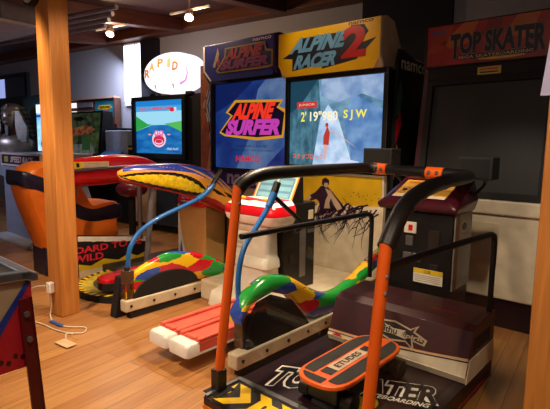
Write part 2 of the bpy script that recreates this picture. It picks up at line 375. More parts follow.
pn.poly([(.40, .34), (.44, .46), (.47, .38), (.46, .24), (.40, .24)], glow('skier_red', '#c23a2c', .9), 5)
pn.disc(.435, .47, .018, .025, MATS['skier_red'], 5); pn.stroke([(.46, .42), (.56, .36), (.74, .22)], .008, .008, glow('pole_pink', '#e7b7b4', .9), 5)
pn.poly([(.41, .25), (.40, .08), (.43, .08), (.45, .24)], MATS['pole_pink'], 5)
pn.rect(.09, .67, .32, .745, glow('tag_red', '#cf3a30', .9), 6); pn.text('JUNIOR', glow('tag_pink', '#ffb9a8', .9), .11, .69, .30, .725, 7, .02)
YG = glow('score_yellow', '#fff23a', 1.0); WG = glow('score_white', '#fff6d0', 1.0)
pn.text("2'", YG, .14, .515, .20, .63, 7, .02); pn.text('19"980', WG, .245, .515, .55, .63, 7, .02); pn.text('S J W', YG, .61, .515, .84, .63, 7, .02)
pn.text('ステップロック', glow('kana_orange', '#ff6a1c', .95), .05, .07, .40, .135, 7, .012)
g.build('screen', rc)
# yellow picture under the screen
g = G(); g.box(-3.31, -2.13, 3.935, 3.98, .16, 1.17, CREAM); pn = Panel(g, (-3.30, 3.934, .19), (1.15, 0, 0), (0, 0, .96))
pn.rect(0, 0, 1, 1, mat('picture_cream', '#d8ccb0', .5), 0)
pn.poly([(0, .62), (.2, .66), (.45, .70), (.8, .70), (1, .72), (1, 1), (0, 1)], mat('picture_yellow', '#d8ae1a', .45, var=.2, scale=4), 1)
ox, oy = .44, .645
def fig(pts, m, l): pn.poly([(ox + (x - .5) * .80, oy + y * .70) for x, y in pts], m, l)
fig([(.24, .14), (.36, .22), (.44, .33), (.52, .34), (.60, .25), (.72, .10), (.78, .02), (.72, -.06), (.62, -.02), (.52, -.06), (.44, -.1), (.42, .08), (.38, .12), (.30, .08)], DKPURP, 2)
fig([(.45, .36), (.455, .43), (.50, .465), (.55, .43), (.55, .36), (.52, .32), (.48, .32)], DKPURP, 2)
fig([(.48, .33), (.485, .38), (.53, .385), (.545, .34), (.52, .31)], TAN, 3)
fig([(.50, .30), (.57, .27), (.70, .08), (.73, .02), (.67, -.02), (.62, .06), (.58, .16), (.56, .08), (.57, .0), (.49, -.01), (.51, .12), (.54, .2)], TAN, 3)
fig([(.23, .13), (.29, .18), (.31, .13), (.26, .08)], TAN, 3)
fig([(.42, -.02), (.72, -.04), (.70, -.2), (.60, -.26), (.50, -.18), (.38, -.22)], TAN, 1)
rr = random.Random(3)
for k in range(34):
    u = .36 + .64 * k / 34 + rr.uniform(-.02, .02); v = .70 + rr.uniform(-.08, .03); pts = [(u, v)]
    ang = -PI / 2 - .85 + rr.uniform(-.55, .45); ln_ = rr.uniform(.6, 1.25)
    for q in range(8):
        ang += rr.uniform(-.38, .38); pts.append((max(.02, pts[-1][0] + .040 * ln_ * math.cos(ang)), pts[-1][1] + .052 * ln_ * math.sin(ang)))
    pn.stroke(pts, .0075, .008, DKPURP, 2)
    b = pts[2 + k % 3]; pn.stroke([b, (b[0] - .05, b[1] - .03), (b[0] - .09, b[1] - .10)], .005, .006, DKPURP, 2)
    b = pts[3]; pn.stroke([b, (b[0] + .03, b[1] - .05), (b[0] + .035, b[1] - .11)], .005, .006, DKPURP, 2)
for k in range(14):
    u = .70 + rr.random() * .28; v = .76 + rr.random() * .08; pn.poly([(u, v), (u + .012, v + .004), (u + .006, v + .014)], DKPURP, 2)
g.build('picture_panel', rc)
# right side wing with the maker's word
g = G(); g.prism([(4.02, 1.0), (4.02, 2.20), (4.06, 2.33), (4.75, 2.2), (4.75, 1.0)], 'x', -2.118, -2.085, BLACK)
pn = Panel(g, (-2.084, 4.02, 1.0), (0, .7, 0), (0, 0, 1.3))
pn.rect(.05, .86, 1, .97, INK, 1); pn.text('namco', WHITE, .08, .885, .85, .95, 2, .02)
pn.poly([(0, .7), (.1, .82), (.16, .7), (.1, .58), (0, .55)], mat('art_teal', '#3b7a78', .5), 1); pn.poly([(0, .35), (.16, .5), (.10, .6), (0, .52)], REDPR, 2); pn.poly([(0, .1), (.1, .26), (.05, .36), (0, .3)], ORPR, 2)
g.build('side_wing', rc)

# ---------------- Alpine Racer player platform
rp_ = thing('ski_game_platform', 'ski riding platform with ivory pedestal, swinging red ski steps and painted camouflage guards', 'arcade ride', (-2.75, 2.9, 0))
g = G(); g.prism([(-3.36, 2.75), (-2.14, 2.75), (-2.14, 3.93), (-3.36, 3.93)], 'z', 0, .19, BEIGE); g.build('base', rp_, bevel=.02)
# pedestal: stepped ivory shell
g = G()
def rrect(x0, x1, y0, y1, z, r=.05, n=4):
    pts = []
    for cx, cy, a in ((x1 - r, y0 + r, -PI / 2), (x1 - r, y1 - r, 0), (x0 + r, y1 - r, PI / 2), (x0 + r, y0 + r, PI)):
        pts += [(cx + r * math.cos(a + PI / 2 * k / n), cy + r * math.sin(a + PI / 2 * k / n), z) for k in range(n + 1)]
    return pts
g.loft([rrect(-3.10, -2.42, 2.60, 2.92, .05), rrect(-3.08, -2.44, 2.62, 2.92, .17), rrect(-2.99, -2.50, 2.70, 2.92, .24), rrect(-2.97, -2.51, 2.73, 2.92, .42), rrect(-2.99, -2.49, 2.71, 2.92, .44), rrect(-2.98, -2.50, 2.72, 2.92, .50),
        rrect(-2.96, -2.52, 2.75, 2.92, .52), rrect(-2.95, -2.53, 2.77, 2.92, .72), rrect(-2.97, -2.50, 2.75, 2.92, .74), rrect(-2.97, -2.49, 2.74, 2.92, .83)], IVORY)
for z in (.56, .61, .66): g.box(-2.93, -2.80, 2.755, 2.78, z, z + .025, mat('ivory_shade', '#b7b09c', .5))
g.build('pedestal', rp_, smooth=True)
g = G(); g.loft([rrect(-2.96, -2.42, 2.72, 3.02, .80, .08), rrect(-2.99, -2.40, 2.69, 3.03, .83, .1), rrect(-3.0, -2.39, 2.68, 3.03, .875, .1)], WHITEP, cap=False)
g.loft([rrect(-3.0, -2.39, 2.68, 3.03, .875, .1), rrect(-3.0, -2.39, 2.68, 3.03, .93, .1), rrect(-2.98, -2.41, 2.70, 3.03, .955, .1)], RED, cap=False)
g.loft([rrect(-2.98, -2.41, 2.70, 3.03, .955, .1), rrect(-2.94, -2.45, 2.76, 3.03, .985, .08), rrect(-2.92, -2.47, 2.80, 3.03, .99, .08)], WHITEP)
pn = Panel(g, (-2.92, 2.74, .992), (.46, 0, 0), (0, .28, 0))
pn.poly([(0, .1), (.45, .05), (.62, .4), (.3, .5), (0, .6)], REDPR, 1); pn.poly([(.55, .1), (1, .1), (1, .4), (.7, .4)], REDPR, 1); pn.poly([(.6, .6), (1, .5), (1, .85), (.72, .9)], REDPR, 1)
cp = g.build('pedestal_cap', rp_, smooth=True, label='white cap with red band and flashes')
for i, (x, y) in enumerate(((-2.86, 2.81), (-2.58, 2.81))):
    g = G().lathe((x, y, .988), [(.032, 0), (.032, .018), (.001, .024)], YEL); g.build('push_button', cp, smooth=True)
# black control tower behind the pedestal with the sloped card
g = G(); g.box(-2.99, -2.49, 2.93, 3.36, .19, .95, BLACK); g.build('control_tower', rp_, bevel=.01)
for (y0, y1, z0, z1, m) in ((3.0, 3.05, .70, .80, DSTEEL), (3.0, 3.06, .45, .52, DSTEEL), (3.14, 3.22, .30, .72, STEEL), (3.26, 3.32, .80, .88, BEIGE), (3.25, 3.34, .68, .71, STEEL)):
    G().box(-2.492, -2.482, y0, y1, z0, z1, m).build('coin_slot_plate', rp_)
g = G(); g.prism([(3.035, .95), (3.16, 1.18), (3.185, 1.18), (3.20, .95)], 'x', -2.97, -2.50, BLACK)
pn = Panel(g, (-2.965, 3.035, .955), (.46, 0, 0), (0, .122, .222))
pn.rect(0, 0, 1, 1, ORPR, 1); pn.rect(.03, .04, .97, .96, mat('card_cream', '#e6d6a8', .5), 2)
for (a, b) in ((.07, .48), (.53, .93)):
    pn.rect(a, .08, b, .92, LBLUE, 3)
    for q in range(3): pn.rect(a + .04, .16 + q * .25, b - .04, .32 + q * .25, mat('card_blue', '#7fb4c8', .5), 4)
g.build('instruction_card', rp_)
# swinging ski steps
for x0, x1 in ((-2.69, -2.485), (-2.465, -2.26)):
    g = G(); g.loft([rrect(x0, x1, 1.74, 2.62, .10, .03), rrect(x0, x1, 1.74, 2.62, .165, .03), rrect(x0 + .01, x1 - .01, 1.75, 2.61, .18, .03)], WHITEP)
    st = g.build('ski_step', rp_, smooth=True, label='white ski step with red ribbed tread')
    g = G(); TR = mat('red_tread', '#e0604a', .45)
    g.box(x0 - .003, x1 + .003, 1.84, 2.60, .115, .186, TR)
    for a in (x0 - .003, x1 - .035): g.box(a, a + .038, 1.84, 2.60, .186, .206, TR)
    for q in (1.84, 2.56): g.box(x0 + .05, x1 - .05, q, q + .04, .186, .202, TR)
    g.build('tread', st, bevel=.008)
g = G(); g.box(-2.72, -2.38, 2.60, 2.75, .08, .16, DSTEEL); g.build('swing_arm', rp_)
g = G(); g.box(-2.62, -2.36, 2.25, 2.62, .0, .10, DSTEEL); g.build('swing_pivot', rp_)
# guards
def guard(x0, x1, top, bot, pad, side_x, name_label):
    n = 44; ya, yb = top[0][0], top[-1][0]; ty = [p[0] for p in top]; tz = [p[1] for p in top]; by = [p[0] for p in bot]; bz = [p[1] for p in bot]
    tp = smooth_path([(0, y, z) for y, z in top], 8); rings = []
    for p in tp:
        y, zt = p.y, p.z; zb = min(interp(by, bz, y), zt - .03); r = min(.05, (zt - zb) / 2.2, (x1 - x0) / 2.1)
        ring = []
        for cx, cz_, a in ((x1 - r, zb + r * .4, -PI / 2), (x1 - r, zt - r, 0), (x0 + r, zt - r, PI / 2), (x0 + r, zb + r * .4, PI)):
            rq = r if cz_ > (zt + zb) / 2 else r * .4
            ring += [(cx + r * math.cos(a + PI / 2 * k / 3), y, cz_ + rq * math.sin(a + PI / 2 * k / 3)) for k in range(4)]
        rings.append(ring)
    gd = G().loft(rings, CAMO).build('guard', rp_, smooth=True, label=name_label)
    g = G(); g.prism(pad, 'x', side_x - .03, side_x + .012, MATTE); g.build('knee_pad', gd, bevel=.01)
    return gd
guard(-3.46, -3.38, [(1.99, .30), (2.06, .36), (2.2, .43), (2.43, .485), (2.65, .46), (2.85, .40), (3.05, .30), (3.22, .2)], [(1.9, .16), (3.3, .14)],
      [(2.05, .15), (2.06, .2)] + [(2.40 + .34 * math.cos(a), .17 + .17 * math.sin(a)) for a in [PI - .25 - k * (PI - .35) / 10 for k in range(11)]] + [(2.8, .17)], -3.38, 'left guard painted in patches of red, yellow, green and blue')
guard(-2.11, -1.99, [(1.95, .38), (1.99, .46), (2.1, .545), (2.25, .585), (2.45, .54), (2.65, .43), (2.85, .335), (3.05, .31), (3.3, .36), (3.55, .455), (3.84, .54)],
      [(1.95, .34), (2.05, .44), (2.25, .475), (2.45, .40), (2.6, .25), (2.7, .17), (2.9, .15), (3.05, .17), (3.3, .25), (3.55, .36), (3.9, .46)],
      [(2.0, .15), (2.03, .34), (2.12, .44), (2.25, .46), (2.45, .38), (2.58, .24), (2.66, .15)], -2.0, 'right guard ribbon painted in patches of red, yellow, green and blue')
for x, yr_, yl in ((-3.40, 1.97, 3.2), (-2.02, 1.90, 3.55)):
    g = G(); g.box(x - .045, x + .045, yr_, yl, .06, .16, BEIGE); rl = g.build('base_rail', rp_, bevel=.012)
    for q in range(5):
        yy = yr_ + .05 + q * .22; G().tube([(x + .045, yy, .11), (x + .052, yy, .11)], .012, DSTEEL, 8).build('bolt', rl)
    g = G(); g.box(x - .03, x + .03, yr_ + .05, yl - .2, 0, .06, MATTE); g.build('rail_foot', rp_)
for x, h in ((-3.41, .40), (-2.05, .38)):
    g = G(); g.box(x - .05, x + .03, 1.99, 2.07, .15, h, mat('bronze_metal', '#6d5a48', .35, .7)); g.tube([(x - .01, 2.03, h - .03), (x - .01, 2.03, h + .03)], .026, DSTEEL); g.build('post_socket', rp_, bevel=.006)
g = G(); g.prism([(1.93, .0), (1.99, .34), (2.04, .34), (2.04, .0)], 'x', -3.55, -3.46, MATTE); g.build('front_bumper', rp_, bevel=.01)
lb = G().tube(smooth_path([(-3.43, 2.04, .26), (-3.43, 2.05, .50), (-3.43, 2.09, .62), (-3.43, 2.18, .715), (-3.43, 2.35, .80), (-3.43, 2.65, .89), (-3.43, 2.84, .95)]), .02, BLUEP, 10).build('handlebar', rp_, smooth=True, label='blue left handlebar')
G().tube(smooth_path([(-3.43, 2.78, .93), (-3.43, 2.88, .98), (-3.43, 2.98, 1.06)]), [.026] * 16 + [.03], BLUEP).build('joint_sleeve', lb, smooth=True)
G().tube([(-3.43, 2.97, 1.06), (-3.43, 3.08, 1.19)], .024, RUBBER).build('grip', lb, smooth=True)
rb = G().tube(smooth_path([(-2.09, 2.03, .36), (-2.11, 2.04, .60), (-2.12, 2.10, .78), (-2.12, 2.20, .89), (-2.12, 2.32, 1.02), (-2.12, 2.37, 1.10)]), .018, BLUEP, 10).build('handlebar', rp_, smooth=True, label='blue right handlebar')
G().tube([(-2.12, 2.33, 1.03), (-2.12, 2.385, 1.12)], .026, BLUEP).build('joint_sleeve', rb, smooth=True)
G().tube([(-2.12, 2.38, 1.11), (-2.12, 2.42, 1.19)], .026, RUBBER).build('grip', rb, smooth=True)
G().tube(smooth_path([(-2.12, 2.38, 1.10), (-2.10, 2.48, 1.02), (-2.09, 2.60, .93), (-2.09, 2.655, .89), (-2.09, 2.65, .85), (-2.10, 2.60, .83)]), .016, RUBBER).build('hand_loop', rb, smooth=True)

# ================================================================== ALPINE SURFER
sc_ = thing('surf_game_cabinet', 'tall screen cabinet with dark blue marquee and blue title screen, left of yellow marquee cabinet', 'arcade cabinet', (-4.18, 4.5, 0))
g = G(); g.box(-4.76, -3.58, 4.14, 4.95, 0, 2.22, MATTE); g.build('body', sc_, bevel=.01)
hood(-4.79, -3.58, .07, 4.0, 2.67, 2.22, PURP).build('marquee_hood', sc_, bevel=.02)
g = G(); pn = Panel(g, (-4.785, 3.999, 2.23), (1.19, 0, 0), (0, 0, .43))
pn.poly([(.11, -.02), (1, -.02), (1, 1), (0, 1), (0, .28)], mat('surf_navy', '#1c2488', .4), 1)
pn.poly([(0, .28), (.025, .30), (.025, 1), (0, 1)], WHITE, 2); pn.poly([(0, .28), (.11, -.02), (.13, .0), (.025, .3)], WHITE, 2)
for (u, v, du, dv) in ((.18, .55, .05, .35), (.15, .40, .04, .2), (.22, .42, .03, .24)): pn.poly([(u, v), (u + du, v + dv), (u + du * 1.5, v + dv * .5), (u + du * .9, v - .05)], TAN if du > .03 else REDPR, 2)
pn.poly([(.20, .26), (.33, .62), (.34, .86), (.90, .86), (.92, .66), (1, .62), (1, .2), (.92, .17), (.24, .18)], mat('logo_gold', '#a8863a', .45), 3)
pn.poly([(.23, .27), (.35, .60), (.36, .82), (.88, .82), (.90, .6), (.98, .58), (.98, .24), (.26, .22)], mat('logo_navy', '#141650', .45), 4)
pn.text('ALPINE', mat('surf_red', '#b3243a', .45), .34, .52, .84, .83, 5, .06, .05); pn.text('SURFER', mat('surf_plum', '#8a3272', .45), .27, .25, .94, .51, 5, .06, .04)
pn.text('namco', WHITE, .74, .90, .98, .97, 5, .01)
g.build('marquee_panel', sc_)
g = G(); screen_bezel(g, -4.70, -3.40, 4.07, 1.10, 2.24, .05, BLACK); g.build('screen_bezel', sc_, bevel=.006)
g = G(); g.box(-4.70, -4.685, 4.03, 4.05, 1.1, 2.2, STEEL); g.build('edge_strip', sc_)
g = G(); pn = Panel(g, (-4.65, 4.085, 1.15), (1.20, 0, 0), (0, 0, 1.04), .0015)
S2 = .8
pn.rect(0, 0, 1, 1, glow_noise('surf_blue', '#16348e', '#3564bc', .42, 3), 0)
pn.poly([(.32, .0), (.5, .35), (.62, .9), (.72, 1), (1, 1), (1, .3), (.7, .0)], glow_noise('surf_sky', '#3f70c0', '#86a8dc', .42, 4), 1)
pn.poly([(0, .66), (.3, .8), (.55, 1), (0, 1)], glow('surf_deep', '#142f80', .4), 1)
pn.poly([(.06, .42), (.24, .62), (.16, .66), (.30, .80), (.95, .77), (.90, .70), (1, .66), (.96, .36), (.62, .33), (.14, .38)], glow('logo_edge', '#ffb02a', .6), 3)
pn.poly([(.09, .43), (.27, .62), (.20, .66), (.32, .77), (.92, .745), (.87, .69), (.97, .63), (.94, .39), (.62, .365), (.16, .40)], glow('logo_ink', '#1c0a34', .3), 4)
pn.text('ALPINE', glow('logo_red', '#ff3a22', .85), .25, .57, .80, .755, 5, .06, .07); pn.text('SURFER', glow('logo_magenta', '#d845c0', .75), .15, .39, .91, .57, 5, .06, .06)
for q in range(2): pn.text('THIS GAME IS PLAYED' if q else 'PLEASE ENJOY THE RIDE SAFELY', glow('fine_blue', '#12245e', .4), .24 + .08 * q, .20 + .05 * q, .86 - .1 * q, .225 + .05 * q, 5)
pn.text('NAMCO', glow('namco_red', '#e02438', .75), .32, .08, .66, .15, 5, .03)
g.build('screen', sc_)
g = G(); g.box(-4.74, -3.56, 4.06, 4.14, .92, 1.10, mat('surf_band', '#39348a', .4)); pn = Panel(g, (-4.74, 4.059, .93), (1.18, 0, 0), (0, 0, .16))
pn.text('namco', mat('band_lilac', '#cfc8f0', .4), .28, .12, .92, .92, 1, .03); g.build('name_band', sc_)
g = G(); g.box(-4.74, -3.60, 4.07, 4.14, 0, .92, BEIGE); g.build('lower_panel', sc_)

sp_ = thing('surf_game_platform', 'riding platform with red snowboard and two big painted surfboard shaped rails', 'arcade ride', (-4.2, 2.9, 0))
g = G(); g.box(-4.9, -3.60, 2.55, 4.05, .0, .10, mat('platform_dark', '#241c1c', .5)); g.build('base', sp_, bevel=.01)
# rounded front turntable, chevron rim
ring = [(-4.14 + .56 * math.cos(a), 2.58 + .60 * math.sin(a)) for a in [2 * PI * k / 40 for k in range(40)]]
g = G(); g.prism(ring, 'z', .0, .06, MATTE)
pn = Panel(g, (0, 0, .061), (1, 0, 0), (0, 1, 0))
pn.poly([(-4.14 + .50 * math.cos(a), 2.58 + .54 * math.sin(a)) for a in [2 * PI * k / 40 for k in range(40)]], mat('turntable_yellow', '#b4a12a', .5, var=.35, scale=25), 1)
pn.poly([(-4.14 + .40 * math.cos(a), 2.58 + .44 * math.sin(a)) for a in [2 * PI * k / 40 for k in range(40)]], mat('turntable_dark', '#3a3418', .5, var=.4, scale=20), 2)
for k in range(20):
    a0 = PI + PI * k / 20; a1 = a0 + .09
    pn.poly([(-4.14 + r * math.cos(a), 2.58 + r * 1.07 * math.sin(a)) for r, a in ((.55, a0), (.55, a1), (.50, a1 + .05), (.50, a0 + .05))], YEL, 2)
g.build('turntable', sp_)
bp = []
for k in range(40):
    a = 2 * PI * k / 40; cx, sx_ = math.cos(a), math.sin(a)
    bp.append((-3.95 + .16 * (abs(cx) ** .7) * (1 if cx > 0 else -1), 2.68 + .62 * (abs(sx_) ** .8) * (1 if sx_ > 0 else -1)))
g = G(); g.prism(bp, 'z', .10, .17, MATTE); g.prism([(-3.95 + (x + 3.95) * 1.02, 2.68 + (y - 2.68) * 1.01) for x, y in bp], 'z', .17, .215, RED)
pn = Panel(g, (0, 0, .2155), (1, 0, 0), (0, 1, 0)); pn.poly([(-3.95 + (x + 3.95) * .55, 2.76 + (y - 2.68) * .6) for x, y in bp], mat('board_orange', '#d8582a', .4), 1)
g.build('snowboard', sp_, bevel=.01)
g = G(); g.box(-4.02, -3.88, 2.6, 2.75, .06, .11, DSTEEL); g.build('board_pivot', sp_)
# lettered side wall
g = G(); g.prism([(2.28, 0), (3.12, .0), (3.12, .34), (2.28, .455)], 'x', -4.92, -4.81, INK)
pn = Panel(g, (-4.809, 2.20, .0), (0, .92, 0), (0, 0, .46))
pn.poly([(.09, .0), (1, .0), (1, .12), (.09, .17)], BEIGE, 3)
pn.poly([(.09, .16), (1, .12), (1, .36), (.86, .28), (.74, .38), (.6, .26), (.4, .36), (.24, .24), (.09, .32)], mat('flame_yellow', '#d8b81c', .45), 1)
pn.text('BOARD TO BE', mat('title_red', '#d02a3a', .4), -.04, .57, .93, .73, 2, .03); pn.text('WILD', MATS['title_red'], .02, .36, .40, .53, 2, .03)
rr = random.Random(5)
top = [(.09 + .91 * k / 30, (.955 - .245 * k / 30 + rr.uniform(-.012, .006))) for k in range(31)]
top = [(u, v - .09) for u, v in top]
pn.poly([(.09, .985)] + [(1, .735)] + top[::-1], WHITE, 1)
g.build('side_wall', sp_)
# control tower with red dome cap
g = G(); g.box(-4.42, -3.93, 3.30, 3.75, .10, .76, mat('plywood', '#c89a58', .5, var=.12, scale=5)); pn = Panel(g, (-4.42, 3.299, .10), (.49, 0, 0), (0, 0, .66))
pn.poly([(0, 0), (.10, 0), (.10, .6), (.03, 1), (0, 1)], WHITE, 1)
pn.poly([(.0, .05), (.30, .05), (.12, .55)], mat('stripe_white', '#d8d4d0', .5), 1); pn.poly([(.05, .06), (.22, .06), (.12, .36)], BLUEPR, 2)
g.build('control_tower', sp_, bevel=.01)
g = G(); g.loft([rrect(-4.45, -3.9, 3.27, 3.78, .76, .12), rrect(-4.46, -3.89, 3.26, 3.78, .82, .12), rrect(-4.42, -3.93, 3.30, 3.78, .90, .12), rrect(-4.32, -4.03, 3.40, 3.75, .93, .1)], RED)
g.build('tower_cap', sp_, smooth=True)
g = G(); pn = Panel(g, (-4.42, 3.256, .76), (.45, 0, 0), (0, .02, .12)); pn.disc(.35, .5, .16, .4, BLUEPR, 1); pn.text('Ride', WHITE, .26, .3, .62, .72, 2, .03); g.build('emblem', sp_)
g = G(); g.box(-3.90, -3.62, 3.55, 4.0, .10, .78, BLACK); kb = g.build('coin_box', sp_, bevel=.008)
G().box(-3.622, -3.612, 3.68, 3.74, .25, .55, STEEL).build('coin_plate', kb); G().box(-3.85, -3.80, 3.545, 3.552, .3, .7, STEEL).build('coin_plate', kb)
# surfboard rails
PY = mat('rail_orange', '#f2a435', .25, coat=.5, var=.06); PB = mat('rail_blue', '#2a3f9e', .25, coat=.5); PR = mat('rail_red', '#b81c26', .25, coat=.5, var=.06); PK = mat('rail_black', '#141016', .3, coat=.4); PW = mat('rail_window', '#e8c414', .35, var=.3, scale=22)
def rail(xc, top, bot, hw, mf, name, label, n=120, seg=72):
    tp = [(0, y, z) for y, z in top]; rings = []
    ty = [p[0] for p in top]; tz = [p[1] for p in top]; by = [p[0] for p in bot]; bz = [p[1] for p in bot]
    T = smooth_path(tp, 16); B = smooth_path([(0, y, z) for y, z in bot], 16)
    TY = [p.y for p in T]; TZ = [p.z for p in T]; BY = [p.y for p in B]; BZ = [p.z for p in B]
    ya, yb = top[0][0], top[-1][0]
    for i in range(n + 1):
        t = i / n; y = ya + (yb - ya) * t; zt = interp(TY, TZ, y); zb = interp(BY, BZ, y); zt = max(zt, zb + .004)
        k = min(1, math.sqrt(max(0, 4 * t)) if t < .25 else 1, math.sqrt(max(.01, 4 * (1 - t))) if t > .75 else 1)
        h = max(hw * k, .004); c = (zt + zb) / 2; hz = (zt - zb) / 2
        ring = []
        for q in range(seg):
            a = 2 * PI * q / seg; ca, sa = math.cos(a), math.sin(a)
            ring.append((xc + h * (abs(ca) ** .75) * (1 if ca > 0 else -1), y, c + hz * (abs(sa) ** .85) * (1 if sa > 0 else -1)))
        rings.append(ring)
    return G().loft(rings, PR, mf=mf).build(name, sp_, smooth=True, label=label)
def intri(p, tr):
    (ax, ay), (bx, by), (cx, cy) = tr; d = (by - cy) * (ax - cx) + (cx - bx) * (ay - cy)
    u = ((by - cy) * (p[0] - cx) + (cx - bx) * (p[1] - cy)) / d; v = ((cy - ay) * (p[0] - cx) + (ax - cx) * (p[1] - cy)) / d
    return u >= 0 and v >= 0 and u + v <= 1
SPB = [((.02, .45), (.02, 1), (.46, .42)), ((.05, 1), (.30, 1), (.57, .25)), ((.28, 1), (.50, 1), (.68, .22)), ((.42, 1), (.60, .95), (.78, .40)), ((.05, .6), (.5, .98), (.05, .98))]
SPK = [((.66, .10), (.72, .0), (.80, .42)), ((.74, -.1), (.80, -.25), (.88, .2)), ((.58, .75), (.62, .82), (.70, .45)), ((.70, .6), (.74, .62), (.86, .35)), ((.52, -.02), (.62, -.2), (.70, .0))]
def rail_pat(t, k):
    a = k * 2 * PI; s = math.sin(a)                       # s: +1 top edge ... -1 bottom edge; cos>0 is the side facing +x
    if math.cos(a) > -.25:
        q = (t - .27) / .27; wh = .60 * math.sqrt(max(0, 1 - q * q)) if abs(q) < 1 else 0; wc = -.22 - .25 * t
        d = abs(s - wc)
        if wh and d < wh - .20 + .025 * math.sin(t * 150): return PW
        if wh and d < wh: return PK
        for tr in SPK:
            if intri((t, s), tr): return PK
        if s > .97: return PR
        for tr in SPB:
            if intri((t, s), tr): return PB
        lo = -.62 + 1.0 * max(0, t - .52)
        for tr in (((.55, -.5), (.62, .1), (.75, -.6)), ((.68, -.3), (.72, .3), (.86, -.5)), ((.80, -.1), (.84, .45), (.96, -.3))):
            if intri((t, s), tr): return PY
        return PY if s > lo else PR
    return PB if s > .5 else PR
rail(-3.62, [(2.08, 1.205), (2.18, 1.245), (2.4, 1.262), (2.65, 1.262), (2.9, 1.235), (3.1, 1.17), (3.3, 1.03), (3.5, .86), (3.75, .64)],
     [(2.08, 1.17), (2.14, 1.11), (2.4, 1.045), (2.65, .985), (2.9, .90), (3.1, .82), (3.3, .72), (3.5, .64), (3.75, .58)], .10, rail_pat, 'surfboard_rail', 'right rail painted orange, blue and red with a yellow window', 220, 150)
lr = rail(-4.82, [(2.02, 1.19), (2.08, 1.225), (2.2, 1.26), (2.5, 1.30), (2.8, 1.315), (3.1, 1.28), (3.35, 1.18)],
     [(2.02, 1.14), (2.08, 1.07), (2.2, 1.0), (2.5, .985), (2.8, 1.0), (3.1, 1.06), (3.35, 1.14)], .09, lambda t, k: RED, 'surfboard_rail', 'plain red left rail', 60, 28)
g = G(); g.tube([(-4.725, 1.98, 1.145), (-4.72, 2.5, 1.17), (-4.725, 3.1, 1.19)], .018, STEEL); g.build('grab_bar', lr, smooth=True)
g = G(); g.box(-4.722, -4.716, 2.10, 2.62, 1.175, 1.245, YEL); pn = Panel(g, (-4.715, 2.10, 1.175), (0, .52, 0), (0, 0, .07)); pn.poly([(.06, .2), (.14, .2), (.10, .85)], INK, 1); pn.poly([(.17, .2), (.23, .2), (.20, .85)], INK, 1); pn.rect(.30, .2, .36, .8, INK, 1)
pn.rect(.42, .12, .98, .88, CREAM, 1)
for q in range(3): pn.rect(.45, .22 + .22 * q, .95, .30 + .22 * q, TAN, 2)
g.build('caution_strip', lr)
for (x, y0, z0, y1, z1) in ((-3.62, 2.32, .1, 2.42, 1.05), (-4.82, 2.22, .42, 2.28, 1.03), (-4.82, 3.05, .33, 3.05, 1.07)):
    G().tube([(x, y0, z0), (x, y1, z1)], .026, STEEL, 12).build('support_post', sp_, smooth=True)

# ================================================================== TOP SKATER platform
tp_ = thing('skateboard_game_platform', 'riding platform with orange skateboard, orange posts and black padded handrail', 'arcade ride', (-1.36, 2.4, 0))
X0, X1 = -1.79, -.825
g = G(); g.box(X0, X1, 1.48, 3.0, .03, .145, mat('deck_side', '#2a1214', .4)); g.box(X0, -1.10, 3.0, 3.5, .03, .145, MATS['deck_side']); g.box(X0 + .05, X1 - .05, 1.53, 2.95, 0, .03, MATTE); g.build('deck', tp_, bevel=.006)
g = G(); pn = Panel(g, (X0, 1.48, .146), (X1 - X0, 0, 0), (0, 1.8, 0)); W_, H_ = X1 - X0, 1.8
def U(x): return (x - X0) / W_
def V(y): return (y - 1.48) / H_
pn.rect(.0, 0, 1, V(2.62), mat('deck_top', '#24121a', .35, var=.3), 0)
# hazard strip along the front
pn.rect(.03, V(1.49), .97, V(1.71), INK, 1)
k = -.1
while k < 1.0:
    pts = [(k, V(1.50)), (k + .08, V(1.50)), (k + .18, V(1.60)), (k + .08, V(1.70)), (k, V(1.70)), (k + .10, V(1.60))]
    pts = [(min(max(u, .04), .96), v) for u, v in pts]
    if pts[2][0] - pts[0][0] > .02: pn.poly(pts, YEL, 2)
    k += .155
pn.rect(.26, V(1.545), .62, V(1.655), YEL, 3); pn.text('!', INK, .31, V(1.57), .33, V(1.63), 4, .03); pn.text('注意', INK, .36, V(1.57), .46, V(1.63), 4, .01); pn.rect(.66, V(1.55), .80, V(1.65), WHITE, 3)
# title
def title(base, h0, h1, xa_, xb_, lean=-.05):
    def wq(a, b, u, v):
        return (U(xa_ + (xb_ - xa_) * a + lean * b), V(base + .47 * a + (h0 + (h1 - h0) * a) * b))
    return wq
pn.text('TOP SKATER', WHITE, 0, 0, 1, 1, 2, .10, 0, title(1.755, .27, .20, -1.665, -.845)); pn.text('TOP SKATER', INK, 0, 0, 1, 1, 3, .04, 0, title(1.768, .244, .175, -1.652, -.858))
pn.disc(U(-1.2), V(2.0), .13, .06, mat('dull_yellow', '#b99f24', .45), 1)
pn.text('SKATEBOARDING', WHITE, 0, 0, 1, 1, 5, .02, 0, lambda a, b, u, v: (U(-1.22 + .34 * a), V(2.035 + .13 * a + .045 * b)))
pn.poly([(U(-1.24), V(2.015)), (U(-.86), V(2.16)), (U(-.86), V(2.235)), (U(-1.24), V(2.09))], INK, 4)
g.build('deck_graphic', tp_)
g = G(); g.box(X0 + .01, X1 - .01, 1.715, 1.745, .146, .158, STEEL); g.box(X0, X0 + .02, 1.49, 1.745, .146, .156, STEEL); g.build('tread_strip', tp_)
g = G(); g.box(X0 - .004, X0, 1.49, 3.2, .085, .105, ORPR); g.box(X0, X1, 1.476, 1.48, .085, .105, ORPR); g.box(X1, X1 + .004, 1.49, 2.98, .04, .06, mat('trim_red', '#8a2a1c', .4)); g.build('edge_stripe', tp_)
